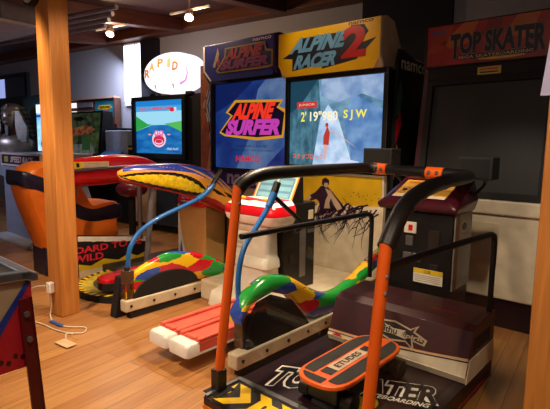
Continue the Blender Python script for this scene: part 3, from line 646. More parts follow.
# handrail: one continuous padded U on two orange posts
for i, x in enumerate((-1.78, -.90)):
    lx = x
    ps = G().tube([(lx, 1.582, .25), (lx, 1.716, 1.235)] if i == 0 else [(lx, 1.59, .25), (lx, 1.70, 1.06)], .026, ORANGE, 14).build('post', tp_, smooth=True, label='%s orange post of the handrail' % ('left' if i == 0 else 'right'))
    for zz in ((.38, 1.14, 1.19) if i == 0 else (.38, .86, .93)):
        yy = 1.587 + (zz - .30) * .138; G().tube([(lx + .022, yy, zz), (lx + .032, yy, zz)], .009, STEEL, 8).build('bolt', ps)
    g = G(); g.box(lx - .03, lx + .03, 1.55, 1.61, .146, .265, mat('brown_black', '#1d1412', .4)); g.box(lx - .05, lx + .06, 1.51, 1.64, .146, .152, MATTE); g.build('post_socket', tp_, bevel=.006)
hpts = [(-1.78, 1.715, 1.21), (-1.78, 1.76, 1.245), (-1.78, 1.85, 1.275), (-1.78, 1.97, 1.288), (-1.78, 2.2, 1.29), (-1.78, 2.5, 1.29), (-1.785, 2.8, 1.29), (-1.78, 2.95, 1.29), (-1.75, 3.02, 1.287), (-1.66, 3.05, 1.283), (-1.36, 3.05, 1.275),
        (-1.14, 3.05, 1.27), (-1.06, 3.02, 1.268), (-1.02, 2.94, 1.268), (-1.0, 2.8, 1.268), (-.98, 2.5, 1.265), (-.95, 2.2, 1.25), (-.925, 1.95, 1.21), (-.905, 1.80, 1.145), (-.90, 1.70, 1.04)]
G().tube(smooth_path(hpts, 6), .038, RUBBER, 14).build('padded_handrail', tp_, smooth=True)
for xa in (-1.745, -1.335):
    cpl = G().tube([(xa, 3.05, 1.284 if xa < -1.5 else 1.273), (xa + .115, 3.05, 1.282 if xa < -1.5 else 1.271)], .042, ORANGE, 14).build('coupling', tp_, smooth=True)
    for q in (.03, .085): G().tube([(xa + q, 3.01, 1.28), (xa + q, 3.002, 1.28)], .012, STEEL, 8).build('bolt', cpl)
# glass side screens in black tube frames
for xa_, xb_, ye in ((-1.78, -1.78, 3.12), (-.90, -.845, 2.94)):
    def fx(y): return xa_ + (xb_ - xa_) * (y - 1.74) / (ye - 1.74)
    fr = G().tube(smooth_path([(fx(y), y, z) for y, z in ((1.74, .955), (2.3, .952), (ye - .17, .945), (ye - .04, .935), (ye, .89), (ye, .7), (ye, .45))], 6), .017, RUBBER, 10).build('screen_frame', tp_, smooth=True)
    g = G(); g.prism([(fx(1.66) - .003, 1.66), (fx(1.66) + .003, 1.66), (fx(ye - .01) + .003, ye - .01), (fx(ye - .01) - .003, ye - .01)], 'z', .16, .95, GLASS); g.build('acrylic_sheet', fr)
# step box at the rear with raked front
g = G(); g.prism([(2.55, .146), (2.53, .19), (2.61, .425), (2.67, .45), (2.99, .46), (2.99, .146)], 'x', X0 + .05, X1, DMAROON)
for q in range(7): g.box(X1 - .001, X1 + .003, 2.64 + q * .04, 2.66 + q * .04, .30, .38, MATTE)
g.build('step_box', tp_, bevel=.012)
g = G()
sl = Vector((0, .08, .28)).normalized(); 
g.prism([(2.536, .150), (2.518, .19), (2.542, .20), (2.542, .15)], 'x', X0 + .05, X1, CREAM)
pn = Panel(g, (X0 + .05, 2.524, .19), (X1 - X0 - .05, 0, 0), (0, .08, .235))
pn.poly([(0, 0), (1, 0), (1, .38), (.75, .27), (.5, .19), (.25, .12), (0, .10)], CREAM, 1)
pn.poly([(0, .10), (.25, .12), (.5, .19), (.75, .27), (1, .38), (1, .42), (.75, .31), (.5, .23), (.25, .16), (0, .14)], mat('pinstripe_peach', '#e0a878', .4), 2)
pn.poly([(0, .06), (.25, .08), (.5, .15), (.75, .23), (1, .33), (1, .36), (.75, .26), (.5, .18), (.25, .105), (0, .085)], INK, 2)
pn.poly([(.02, -.02), (.09, .1), (.13, .0)], REDPR, 3); pn.disc(.14, .0, .015, .04, YEL, 3)
g.build('white_kickboard', tp_)
# emblem on the raked front
g = G(); pn = Panel(g, (-1.42, 2.543, .245), (.31, 0, 0), (0, .0545, .16))
pn.poly([(-.02, .92), (.14, .78), (.44, .84), (.78, .70), (.94, .88), (.88, .64), (1.14, .46), (1.10, .24), (.86, .30), (.92, -.02), (.72, .2), (.4, .1), (.1, .26), (-.02, .12), (.04, .36), (-.06, .5), (.06, .66)], TAN, 1)
pn.poly([(.02, .86), (.15, .72), (.44, .78), (.78, .64), (.88, .78), (.84, .60), (1.09, .43), (1.06, .29), (.82, .36), (.86, .10), (.72, .26), (.4, .17), (.12, .32), (.02, .2), (.08, .38), (.0, .5), (.10, .64)], INK, 2)
pn.poly([(.22, .66), (.44, .56), (.70, .60), (.62, .46), (.72, .30), (.44, .36), (.22, .34), (.30, .5)], CREAM, 3)
pn.text('Rethu', TAN, .04, .36, .52, .64, 4, .03); pn.text('ethu', INK, .18, .37, .52, .6, 5, .02); pn.text('Spirit', TAN, .60, .32, 1.06, .52, 4, .03, .02)
g.build('emblem', tp_)
g = G(); pn = Panel(g, (-1.13, 2.75, .4535), (.16, 0, 0), (0, .03, .0011)); pn.text('CAUTION', mat('dim_red', '#8e1420', .4), 0, 0, 1, 1, 1, .02); g.build('red_lettering', tp_)
g = G(); g.prism([(2.53, .15), (2.57, .275), (2.985, .275), (2.985, .15)], 'x', X1, X1 + .006, CREAM); g.build('side_plate', tp_)
# control tower
g = G(); g.box(-1.66, -1.155, 3.10, 3.44, .145, 1.0, BLACK); ct = g.build('control_tower', tp_, bevel=.015, label='black control tower with coin slots')
g = G(); g.box(-1.157, -1.147, 3.12, 3.43, .47, 1.02, mat('grey_side', '#8e8a80', .5)); pn = Panel(g, (-1.146, 3.12, .47), (0, .31, 0), (0, 0, .53)); pn.rect(.05, 0, .22, 1, mat('rust_stripe', '#8a4a28', .5), 1); pn.disc(.5, .82, .2, .08, TAN, 1); pn.disc(.5, .82, .15, .055, DSTEEL, 2); g.build('side_cover', ct)
for (x0, x1, z0, z1, m) in ((-1.50, -1.41, .84, .92, IVORY), (-1.485, -1.43, .75, .82, STEEL), (-1.50, -1.44, .64, .70, STEEL), (-1.43, -1.37, .64, .70, STEEL), (-1.32, -1.24, .70, .88, DSTEEL), (-1.30, -1.24, .52, .64, DSTEEL)):
    G().box(x0, x1, 3.088, 3.10, z0, z1, m).build('coin_plate', ct, bevel=.003)
G().box(-1.465, -1.435, 3.084, 3.089, .86, .90, RED).build('reject_button', ct)
g = G(); g.box(-1.41, -1.20, 3.083, 3.086, .50, .60, WHITE); pn = Panel(g, (-1.41, 3.0825, .50), (.21, 0, 0), (0, 0, .10)); pn.rect(0, .68, 1, 1, YEL, 1); pn.text('注意', INK, .35, .74, .6, .95, 2)
for q in range(4): pn.rect(.06, .12 + q * .13, .92, .17 + q * .13, TAN, 1)
g.build('notice_plate', ct)
# sloped maroon top with instruction cards
g = G()
g.loft([[(-1.69, 3.06, 1.0), (-1.13, 3.06, 1.0), (-1.13, 3.42, 1.0), (-1.69, 3.42, 1.0)], [(-1.71, 3.04, 1.04), (-1.11, 3.04, 1.04), (-1.11, 3.44, 1.08), (-1.71, 3.44, 1.08)],
        [(-1.65, 3.06, 1.08), (-1.17, 3.06, 1.08), (-1.15, 3.44, 1.23), (-1.66, 3.44, 1.23)]], MAROON)
ctop = g.build('control_top', tp_, bevel=.015)
g = G(); pn = Panel(g, (-1.61, 3.09, 1.096), (.40, 0, 0), (0, .27, .1066))
CARD = mat('card_amber', '#e9b04a', .45)
for (a, b) in ((.02, .47), (.53, .98)):
    pn.rect(a, .06, b, .92, CARD, 3); pn.rect(a, -.04, b, .1, CREAM, 4)
    for q in range(2): pn.disc(a + .12 + .18 * q, .35 + .2 * q, .045, .06, PURP, 4)
    pn.rect(a + .05, .75, b - .05, .82, ORPR, 4)
g.build('instruction_card', ctop)
g = G(); g.tube([(-1.64, 3.43, 1.225), (-1.2, 3.43, 1.225)], .022, ORANGE, 10); g.build('orange_trim', ctop, smooth=True)
# loudspeakers on stalks
for (x0, x1, y0, sx) in ((-1.90, -1.66, 3.16, -1.66), (-1.16, -.94, 3.12, -1.12)):
    zb = 1.285 if x0 < -1.5 else 1.24
    sk = G().box(x0, x1, y0, y0 + .15, zb, zb + .145, MATTE).build('speaker', tp_, bevel=.008)
    G().box(x0 + .02, x1 - .02, y0 - .004, y0, zb + .015, zb + .13, mat('speaker_cloth', '#09090b', .9)).build('grille', sk)
    G().tube(smooth_path([(sx, 3.38, 1.12), ((sx + (x0 + x1) / 2) / 2 + .03, 3.36, 1.20), ((x0 + x1) / 2 + .02, y0 + .13, zb + .01)]), .011, RUBBER, 8).build('bracket', sk, smooth=True)
# the skateboard
def board_outline(cx, hw, y0, y1, n=12):
    pts = []
    r0_, r1_ = .17, .17
    for (cy, a0) in ((y0 + r0_, PI), (y1 - r1_, 0)):
        for k in range(n + 1):
            a = a0 + PI * k / n; ca, sa = math.cos(a), math.sin(a)
            pts.append((cx + hw * (abs(ca) ** .75) * (1 if ca > 0 else -1), cy + r0_ * (abs(sa) ** .8) * (1 if sa > 0 else -1)))
    return pts
BX, BY0, BY1 = -1.27, 1.72, 2.44
ol = board_outline(BX, .147, BY0, BY1)
g = G(); g.prism(ol, 'z', .295, .318, ORANGE); sk8 = g.build('skateboard', tp_, bevel=.008, label='orange skateboard with black grip strips')
g = G(); pn = Panel(g, (0, 0, .319), (1, 0, 0), (0, 1, 0)); GRIP = mat('grip_black', '#2b2a28', .85, bump=.6, scale=200)
gp = board_outline(BX, .130, BY0 + .018, BY1 - .018, 16)
def clip(pts, x0, x1, y0, y1):
    for ax, lim, sg in ((0, x0, 1), (0, x1, -1), (1, y0, 1), (1, y1, -1)):
        out = []
        for i in range(len(pts)):
            a, b = pts[i], pts[(i + 1) % len(pts)]; ia = (a[ax] - lim) * sg >= 0; ib = (b[ax] - lim) * sg >= 0
            if ia: out.append(a)
            if ia != ib:
                t = (lim - a[ax]) / (b[ax] - a[ax]); out.append((a[0] + (b[0] - a[0]) * t, a[1] + (b[1] - a[1]) * t))
        pts = out
    return pts
for (x0, x1, y0, y1) in ((BX - .2, BX - .055, BY0 + .09, BY1), (BX + .05, BX + .2, BY0 + .06, BY1)): 
    pn.poly(clip(gp, x0, x1, y0, y1), GRIP, 1)
pn.poly(clip(gp, BX - .2, BX + .035, BY0, BY0 + .075), GRIP, 1)
pn.rect(BX - .042, BY0 + .13, BX + .03, BY1 - .22, TAN, 1); pn.rect(BX - .04, BY0 + .12, BX + .028, BY0 + .18, INK, 2)
pn = Panel(g, (BX + .025, BY0 + .20, .321), (0, .34, 0), (-.06, 0, 0)); pn.text('ETUDES', INK, .03, .18, .70, .82, 1, .02); pn.rect(.80, .1, .98, .9, INK, 1)
g.build('grip_tape', sk8)
g = G(); g.prism([(1.80, .146), (1.86, .27), (2.40, .27), (2.46, .146)], 'x', BX - .07, BX + .07, MATTE); g.box(BX - .09, BX + .09, 1.80, 1.92, .19, .295, BLACK); g.box(BX - .09, BX + .09, 2.3, 2.42, .19, .295, BLACK); g.build('pivot_base', tp_, bevel=.01)
for yy in (1.86, 2.36):
    for sx in (-1, 1):
        g = G().tube([(BX + sx * .10, yy, .20), (BX + sx * .155, yy, .20)], .05, RUBBER, 16); g.build('wheel', sk8, smooth=True)

# ---------------- Top Skater display cabinet
tc_ = thing('skateboard_game_cabinet', 'tall dark maroon cabinet with red flame marquee and switched off black screen', 'arcade cabinet', (-1.3, 4.4, 0))
g = G(); g.prism([(3.93, 0), (3.93, 1.08), (4.08, 2.06), (4.06, 2.12), (4.06, 2.46), (4.16, 2.5), (4.9, 2.3), (4.9, 0)], 'x', -1.86, -1.80, DMAROON); g.build('side_panel', tc_, bevel=.008)
g = G(); g.prism([(3.93, 0), (3.93, 1.08), (4.08, 2.06), (4.06, 2.12), (4.06, 2.46), (4.16, 2.5), (4.9, 2.3), (4.9, 0)], 'x', -.80, -.74, DMAROON); g.build('side_panel', tc_, bevel=.008)
g = G(); g.prism([(4.06, .2), (4.06, 1.06), (4.2, 2.06), (4.2, 2.4), (4.88, 2.28), (4.88, .2)], 'x', -1.80, -.80, MATTE); g.build('body', tc_)
g = G(); g.box(-1.82, -.78, 3.99, 4.2, 2.115, 2.46, MATTE); pn = Panel(g, (-1.80, 3.989, 2.125), (1.0, 0, 0), (0, 0, .325))
pn.rect(0, 0, 1, 1, mat('skater_red', '#8f1d1a', .45, var=.3, scale=5), 1)
for (pts, m) in (([(.12, .55), (.3, 1), (.42, 1), (.34, .5), (.2, .4)], 'a'), ([(.62, .6), (.7, 1), (.86, 1), (.8, .4)], 'a'), ([(0, .3), (.08, .9), (.15, 1), (.22, .95), (.14, .4)], 'b'), ([(.85, .2), (.9, .8), (1, .95), (1, .1)], 'b'), ([(.42, .62), (.5, 1), (.6, .98), (.58, .6)], 'c')):
    pn.poly(pts, {'a': mat('flame_amber', '#a8581c', .45), 'b': mat('flame_orange', '#8f3014', .45), 'c': mat('flame_crimson', '#751018', .45)}[m], 2)
pn.text('SEGA', mat('sega_blue', '#35507e', .4), .03, .78, .16, .90, 3, .03)
LG = mat('skater_grey', '#6a6a6e', .45)
pn.text('TOP SKATER', LG, .195, .215, .915, .765, 3, .07, 0, lambda a, b, u, v: (u, v - .10 * (1 - b) * (1 if a < .1 or a > .88 else 0)))
pn.text('TOP SKATER', INK, .20, .23, .91, .75, 4, .045, 0, lambda a, b, u, v: (u, v - .10 * (1 - b) * (1 if a < .1 or a > .88 else 0)))
pn.rect(.26, .10, .84, .21, INK, 4); pn.rect(.26, .10, .84, .205, LG, 3); pn.text('SEGA SKATEBOARDING', TAN, .27, .12, .83, .19, 5, .01); pn.disc(.6, .09, .18, .05, MATS['dull_yellow'], 3, 16)
g.build('marquee_panel', tc_)
g = G(); g.box(-1.80, -.80, 4.02, 4.2, 2.02, 2.115, MATTE); pn = Panel(g, (-1.80, 4.019, 2.03), (1, 0, 0), (0, 0, .08)); pn.rect(.42, .0, .60, .75, MATS['dull_yellow'], 1)
for q in range(2): pn.rect(.44, .15 + q * .3, .58, .28 + q * .3, REDPR if q else INK, 2)
g.build('speaker_band', tc_)
g = G(); screen_bezel(g, -1.80, -.80, 3.93, 1.04, 2.02, .05, MATTE, .12); g.build('screen_bezel', tc_)
g = G(); ln = .12
g.add([(-1.76, 3.95 + ln * .05, 1.09), (-.84, 3.95 + ln * .05, 1.09), (-.84, 3.95 + ln * .93, 1.97), (-1.76, 3.95 + ln * .93, 1.97), (-1.76, 4.01 + ln * .05, 1.09), (-.84, 4.01 + ln * .05, 1.09), (-.84, 4.01 + ln * .93, 1.97), (-1.76, 4.01 + ln * .93, 1.97)],
      [(0, 1, 2, 3), (7, 6, 5, 4), (0, 4, 5, 1), (1, 5, 6, 2), (2, 6, 7, 3), (3, 7, 4, 0)], SCREENOFF); g.build('screen', tc_)
g = G(); g.box(-1.80, -.80, 3.93, 4.06, .24, .92, CREAM); g.box(-1.80, -.80, 3.90, 4.06, .92, 1.035, CREAM); fp = g.build('front_panel', tc_, bevel=.015, label='cream lower front panel')
G().box(-1.42, -1.10, 3.924, 3.931, .50, .85, BEIGE).build('access_door', fp, bevel=.004)
g = G(); g.box(-1.80, -.80, 3.96, 4.5, 0, .24, mat('kick_plum', '#241019', .35)); g.build('kick_plate', tc_)

# ================================================================== left background (room frame)
rv = thing('river_raft_game', 'black cabinet with glowing white dome sign above a river scene screen', 'arcade cabinet', (-5.75, 5.5, 0), room=True)
g = G(); g.box(-6.53, -5.02, 5.25, 5.85, 0, 2.2, MATTE); g.build('body', rv, bevel=.01)
for x0, x1 in ((-6.52, -5.95), (-5.92, -5.45)): G().box(x0, x1, 5.15, 5.25, .12, .98, mat('raft_beige', '#c2a888', .5) if x0 < -6.2 else mat('raft_blue', '#26303f', .5)).build('lower_panel', rv, bevel=.01)
g = G(); screen_bezel(g, -6.53, -5.28, 5.2, 1.2, 2.19, .07, BLACK); g.build('screen_bezel', rv)
g = G(); pn = Panel(g, (-6.45, 5.215, 1.28), (1.09, 0, 0), (0, 0, .84), .002)
pn.rect(0, 0, 1, 1, glow('river_sky', '#9fdcf4', 1.0), 0); pn.rect(0, .80, 1, 1, glow('river_sky_deep', '#3fa8e8', .95), 1); pn.rect(0, .90, 1, 1, glow('river_sky_top', '#2288dc', .9), 2)
pn.poly([(0, 0), (1, 0), (1, .40), (.72, .54), (.36, .54), (0, .42)], glow_noise('river_blue', '#0a62b4', '#2a8ad4', .8, 5, (1, 1, 3)), 2)
pn.poly([(0, .42), (.36, .55), (.26, .56), (.0, .72)], glow('river_bank', '#2fae4e', .85), 3); pn.poly([(1, .40), (.72, .53), (.62, .56), (1, .61)], glow('river_bank_light', '#5cc85e', .85), 3)
pn.disc(.51, .27, .15, .155, glow('raft_white', '#f4d2e8', 1.0), 4); pn.disc(.51, .25, .12, .10, glow('raft_red', '#d8244e', .95), 5); pn.disc(.51, .22, .09, .05, MATS['raft_white'], 6); pn.disc(.51, .23, .075, .035, MATS['raft_red'], 7)
for q in (.46, .565): pn.disc(q, .38, .045, .06, glow('rider_pink', '#f070a0', .95), 6); pn.disc(q, .39, .022, .03, MATS['raft_white'], 7)
for q in (.31, .72): pn.disc(q, .36, .035, .015, glow('paddle_peach', '#f2a890', .9), 5)
pn.text('DAY 1 SUMMERCAMP', glow('river_red', '#e05468', .9), .08, .82, .78, .88, 5, .03); pn.disc(.80, .82, .05, .04, glow('badge_red', '#e02a28', .9), 6); pn.disc(.86, .83, .03, .035, MATS['raft_white'], 6)
pn.text('FREE PLAY', glow('river_pale', '#cfe8ff', .9), .68, .07, .92, .11, 5, .02)
g.build('screen', rv)
# glowing dome sign
g = G(); out = [(-5.61 + .60 * math.cos(a), max(2.22, 2.52 + .315 * math.copysign(abs(math.sin(a)) ** .9, math.sin(a)))) for a in [2 * PI * k / 44 for k in range(44)]]
DW = glow('dome_white', (1.0, .91, 1.0), 1.25)
g.loft([[(-5.61 + (x + 5.61) * q, y, 2.51 + (z - 2.51) * q) for x, z in out] for y, q in ((5.18, .95), (5.195, .985), (5.22, 1.0), (5.38, 1.0), (5.42, .96))], DW)
pn = Panel(g, (-6.22, 5.178, 2.22), (1.22, 0, 0), (0, 0, .61), .003)
OG = glow('dome_orange', '#f08a18', .9); 
for ch, u, v, m in (('R', .04, .42, OG), ('A', .13, .58, glow('dome_gold', '#f8b848', 1.0)), ('P', .29, .66, glow('dome_yellow', '#f4b040', 1.0)), ('I', .47, .64, glow('dome_pale', '#f8d080', 1.05)), ('D', .56, .55, OG)):
    pn.text(ch, m, u, v, u + (.06 if ch == 'I' else .10), v + .21, 1, .04, .01)
pn.stroke([(.70, .20), (.80, .28), (.83, .45), (.80, .66)], .02, .035, glow('dome_pink', '#e898e0', 1.0), 1)
for u in (.24, .57): pn.stroke([(u, .22), (u + .03, .06)], .012, .02, glow('dome_brown', '#b06a20', .8), 1)
g.build('dome_sign', rv, label='glowing white dome sign')
for x in (-6.1, -5.3): G().box(x, x + .12, 5.22, 5.3, 2.19, 2.235, BLACK).build('sign_bracket', rv)
ab = thing('illustrated_board', 'tall narrow board painted with a dark haired man, right of glowing dome sign cabinet', 'display board', (-4.86, 5.3, 0), room=True)
g = G(); g.box(-4.985, -4.62, 5.22, 5.27, 0, 2.58, mat('board_edge', '#8a5a44', .5)); pn = Panel(g, (-4.975, 5.219, .6), (.35, 0, 0), (0, 0, 1.95))
pn.rect(0, 0, 1, 1, mat('art_rust', '#8a4a30', .5, var=.3, scale=8), 1); pn.poly([(.3, .0), (1, .0), (1, 1), (.55, 1), (.35, .7), (.5, .5)], mat('art_blue', '#2c4888', .5, var=.3), 2)
pn.poly([(.2, .1), (.5, .42), (.62, .45), (.85, .35), (.95, .0), (.2, .0)], mat('art_skin', '#a8784e', .5), 3); pn.disc(.62, .50, .17, .055, MATS['art_skin'], 4); pn.poly([(.44, .5), (.48, .58), (.7, .59), (.8, .52), (.66, .54), (.5, .53)], INK, 5)
for q in range(4): pn.stroke([(.7 - .1 * q, .6), (.62 - .15 * q, .72), (.8 - .12 * q, .85)], .04, .012, mat('art_pale', '#a8b0c8', .5), 3)
pn.stroke([(.1, .55), (.3, .75), (.2, .95)], .07, .02, mat('art_orange', '#9a5226', .5), 3)
g.build('painted_panel', ab)
vc = thing('video_game_cabinet', 'black cabinet with a dim jungle screen, right of the left wooden post', 'arcade cabinet', (-8.25, 5.4, 0), room=True)
g = G(); g.prism([(4.9, 0), (4.9, .95), (5.2, 1.15), (5.3, 2.0), (5.5, 2.0), (5.5, 0)], 'x', -9.0, -7.46, BLACK); g.build('body', vc)
g = G(); pn = Panel(g, (-8.80, 5.195, 1.24), (1.29, 0, 0), (0, .095, .74), .003); pn.rect(-.03, -.03, 1.04, 1.04, BLACK, 0)
pn.rect(0, 0, 1, 1, glow_noise('jungle_screen', '#16241c', '#5a6a3a', .35, 9), 1); pn.poly([(.1, .45), (.35, .62), (.7, .70), (.9, .6), (.8, .5), (.4, .42)], glow_noise('jungle_red', '#5a1c20', '#b0703c', .4, 12), 2); pn.poly([(.2, 0), (.95, 0), (.85, .25), (.3, .2)], glow_noise('jungle_violet', '#5a4a7a', '#86a06a', .35, 10), 2); pn.rect(.62, .08, .82, .4, glow('jungle_green', '#3a5e34', .3), 3)
pn.disc(.5, .86, .12, .06, glow('jungle_dark', '#0a0d10', .1), 3)
g.build('screen', vc)
g = G(); g.prism([(4.86, .94), (4.84, 1.0), (5.16, 1.16), (5.2, 1.12)], 'x', -9.0, -7.46, mat('control_blue', '#2a4b78', .4)); g.build('control_panel', vc)
sh = thing('back_shelf', 'beige shelf unit with two lit panels and small poster, behind jungle screen cabinet', 'shelf', (-8.65, 5.85, 0), room=True)
g = G(); g.box(-9.5, -7.8, 5.84, 5.94, 0, 2.30, mat('shelf_brown', '#5c3a2c', .6)); g.box(-9.5, -7.8, 5.78, 5.94, 2.30, 2.335, mat('shelf_peach', '#c49a86', .6)); g.box(-7.84, -7.8, 5.80, 5.84, 1.8, 2.3, MATS['shelf_brown']); g.build('carcass', sh)
for z in (2.15, 1.98): 
    lp = G().box(-9.45, -9.1, 5.82, 5.842, z, z + .10, glow('lit_panel', (1, .95, .95), 1.1)).build('lit_panel', sh); G().box(-9.08, -8.55, 5.82, 5.842, z, z + .10, mat('slot_grey', '#8a8288', .5)).build('slot', sh)
g = G(); pn = Panel(g, (-8.47, 5.838, 1.94), (.60, 0, 0), (0, 0, .33), .002); pn.rect(0, 0, 1, 1, mat('poster_teal', '#2a7f96', .5), 1); pn.poly([(.12, .55), (.25, .72), (.8, .72), (.92, .55), (.7, .45), (.3, .45)], YEL, 2); pn.text('GAME', INK, .25, .52, .8, .66, 3, .03); pn.rect(.25, .18, .75, .38, REDPR, 2)
g.build('poster', sh)
mo = thing('monitor_box', 'grey blue monitor housing on a dark stand, right of jungle screen cabinet', 'monitor', (-7.3, 5.5, 0), room=True)
g = G(); g.box(-7.43, -6.82, 5.3, 5.7, 1.25, 1.66, mat('monitor_grey', '#a9b6cc', .4)); g.build('housing', mo, bevel=.02); g = G(); g.box(-7.43, -6.84, 5.35, 5.7, 0, 1.25, MATTE); g.build('stand', mo)
g = G(); g.box(-7.4, -6.9, 5.32, 5.62, 1.66, 1.70, DSTEEL); g.build('top_tray', mo, bevel=.01)
g = G(); g.prism([(5.02, 1.13), (5.3, 1.30), (5.34, 1.25), (5.34, 1.05)], 'x', -7.42, -6.92, mat('flap_blue', '#3f6fa8', .3)); g.build('front_flap', mo)
gm = thing('small_cabinet', 'small black cabinet with a yellow button row, left of glowing dome sign cabinet', 'cabinet', (-6.75, 5.5, 0), room=True)
g = G(); g.box(-6.80, -6.56, 5.3, 5.8, 0, 1.40, MATTE); g.build('body', gm, bevel=.01); g = G(); g.box(-6.78, -6.6, 5.292, 5.302, 1.33, 1.36, YEL); g.build('button_row', gm)

# console with race label, bust and cyan screen (machine frame)
cn = thing('racing_console', 'grey console with framed black label strip behind orange racing chair', 'arcade cabinet', (-7.1, 3.1, 0))
GREY = mat('console_grey', '#7d7a82', .5)
g = G(); g.prism([(-7.95, 0), (-6.55, 0), (-6.55, .45), (-6.75, .78), (-6.55, 1.10), (-6.55, 1.28), (-9.0, 1.28), (-9.0, 1.0), (-7.95, .9)], 'y', 2.65, 3.4, GREY); g.build('body', cn, bevel=.015)
g = G(); screen_bezel(g, -7.93, -6.50, 2.64, 1.085, 1.275, .025, mat('label_frame', '#c9a89c', .5)); g.box(-7.9, -6.52, 2.636, 2.65, 1.11, 1.25, INK)
pn = Panel(g, (-7.9, 2.634, 1.11), (1.38, 0, 0), (0, 0, .14)); pn.rect(.05, .2, .16, .8, mat('badge_olive', '#8a8440', .5), 1); pn.text('SPEED RACE', mat('label_peach', '#c8a090', .5), .22, .2, .80, .82, 1, .03, .03)
g.build('label_strip', cn)
g = G(); g.box(-7.9, -6.45, 2.45, 2.65, 0, .05, mat('foot_white', '#c8c4c0', .5)); g.build('foot_rail', cn, bevel=.01)
mnt = thing('cyan_screen', 'bright cyan lit screen beside the pharaoh bust', 'monitor', (-7.4, 3.05, 1.28))
g = G(); g.box(-7.80, -7.0, 3.12, 3.24, 1.28, 2.04, mat('cyan_case', '#3a5a7a', .5)); g.build('case', mnt, bevel=.01)
g = G(); pn = Panel(g, (-7.78, 3.118, 1.30), (.74, 0, 0), (0, 0, .72), .002); pn.rect(0, 0, 1, 1, glow_noise('cyan_picture', '#3fb4e8', '#d8f0ff', 1.3, 6), 1); pn.rect(0, .82, 1, .98, glow('cyan_header', '#e8f6ff', 1.4), 2); pn.rect(0, .72, 1, .78, glow('cyan_band', '#2a50b8', .9), 2); pn.disc(.3, .15, .14, .1, glow('cyan_blob', '#3a58c8', .8), 2); g.build('screen', mnt)
# pharaoh bust, head turned to the right of the picture
ph = thing('pharaoh_bust', 'dark bronze pharaoh bust with striped headcloth beside the bright cyan screen', 'statue', (-8.2, 2.93, 1.28))
BRZ = mat('bronze', '#7a6a5c', .3, .5, var=.3); BRD = mat('bronze_dark', '#2b2422', .4, .4)
PB_ = Vector((-8.2, 2.93, 1.28)); PM = Matrix.Rotation(R(38), 3, 'Z'); PS = 1.08
class GP(G):
    def build(s, *a, **k):
        s.v = [tuple(PB_ + PM @ ((Vector(p) - Vector((-7.45, 2.92, 1.28))) * PS)) for p in s.v]
        return G.build(s, *a, **k)
def ell(cx, cy, z, rx, ry, n=24): return [(cx + rx * math.cos(2 * PI * k / n), cy + ry * math.sin(2 * PI * k / n), z) for k in range(n)]
g = GP()
g.loft([ell(-7.45, 2.92, 1.28, .30, .17), ell(-7.45, 2.92, 1.36, .34, .18), ell(-7.45, 2.92, 1.44, .35, .18), ell(-7.45, 2.92, 1.51, .26, .15), ell(-7.45, 2.91, 1.55, .12, .11), ell(-7.45, 2.90, 1.60, .085, .09), ell(-7.45, 2.86, 1.645, .075, .10), ell(-7.45, 2.85, 1.70, .10, .125), ell(-7.45, 2.85, 1.77, .115, .135), ell(-7.45, 2.85, 1.84, .12, .135), ell(-7.45, 2.87, 1.91, .10, .11), ell(-7.45, 2.89, 1.95, .04, .05)], BRZ)
g.build('body', ph, smooth=True)
g = GP(); g.prism([(2.735, 1.80), (2.685, 1.745), (2.70, 1.735), (2.74, 1.735)], 'x', -7.47, -7.43, BRZ); g.ball((-7.45, 2.73, 1.70), .045, .022, .012, BRZ); g.ball((-7.45, 2.725, 1.688), .04, .02, .008, BRD); g.ball((-7.495, 2.735, 1.795), .026, .016, .011, BRD); g.ball((-7.405, 2.735, 1.795), .026, .016, .011, BRD)
for s_ in (-1, 1): g.ball((-7.45 + s_ * .045, 2.728, 1.82), .034, .016, .007, BRZ)
g.prism([(-7.47, 1.52), (-7.43, 1.52), (-7.425, 1.655), (-7.475, 1.655)], 'y', 2.735, 2.78, BRD); g.build('face', ph, smooth=True)
g = GP(); HC = mat('headcloth', '#6b645a', .35, .45, var=.3); HD = mat('headcloth_dark', '#2e3430', .4, .4)
def nemes(z, w_, d, n=24):
    return [(-7.45 + w_ * math.cos(a), 2.93 + d * math.sin(a), z) for a in [-.35 + (PI + .7) * k / n for k in range(n + 1)]] + [(-7.45 + w_ * .86 * math.cos(a), 2.93 + d * .86 * math.sin(a), z) for a in [PI + .35 - (PI + .7) * k / n for k in range(n + 1)]]
zs = [1.48 + .46 * k / 14 for k in range(15)]
g.loft([nemes(z, interp([1.48, 1.62, 1.76, 1.88, 1.94], [.31, .29, .235, .185, .14], z), .17) for z in zs], HC, mf=lambda t, k: HC if int(t * 14) % 2 else HD)
g.ball((-7.45, 2.90, 1.90), .15, .15, .085, HC); g.ball((-7.45, 2.755, 1.92), .016, .022, .05, BRZ)
for s_ in (-1, 1):
    for q in range(6):
        z0, z1 = 1.42 + q * .075, 1.42 + (q + 1) * .075
        w0, w1 = interp([1.42, 1.62, 1.88], [.26, .29, .17], z0), interp([1.42, 1.62, 1.88], [.26, .29, .17], z1)
        i0, i1 = interp([1.42, 1.62, 1.88], [.15, .11, .115], z0), interp([1.42, 1.62, 1.88], [.15, .11, .115], z1)
        g.prism([(-7.45 + s_ * w0, z0), (-7.45 + s_ * i0, z0), (-7.45 + s_ * i1, z1), (-7.45 + s_ * w1, z1)], 'y', 2.77, 2.83, HC if q % 2 else BRZ)
g.build('headcloth', ph, smooth=True)
g = G(); g.box(-8.70, -7.86, 3.26, 3.31, 1.28, 2.20, mat('bust_backing', '#2c4a44', .4)); g.build('backing_board', ph, bevel=.02)

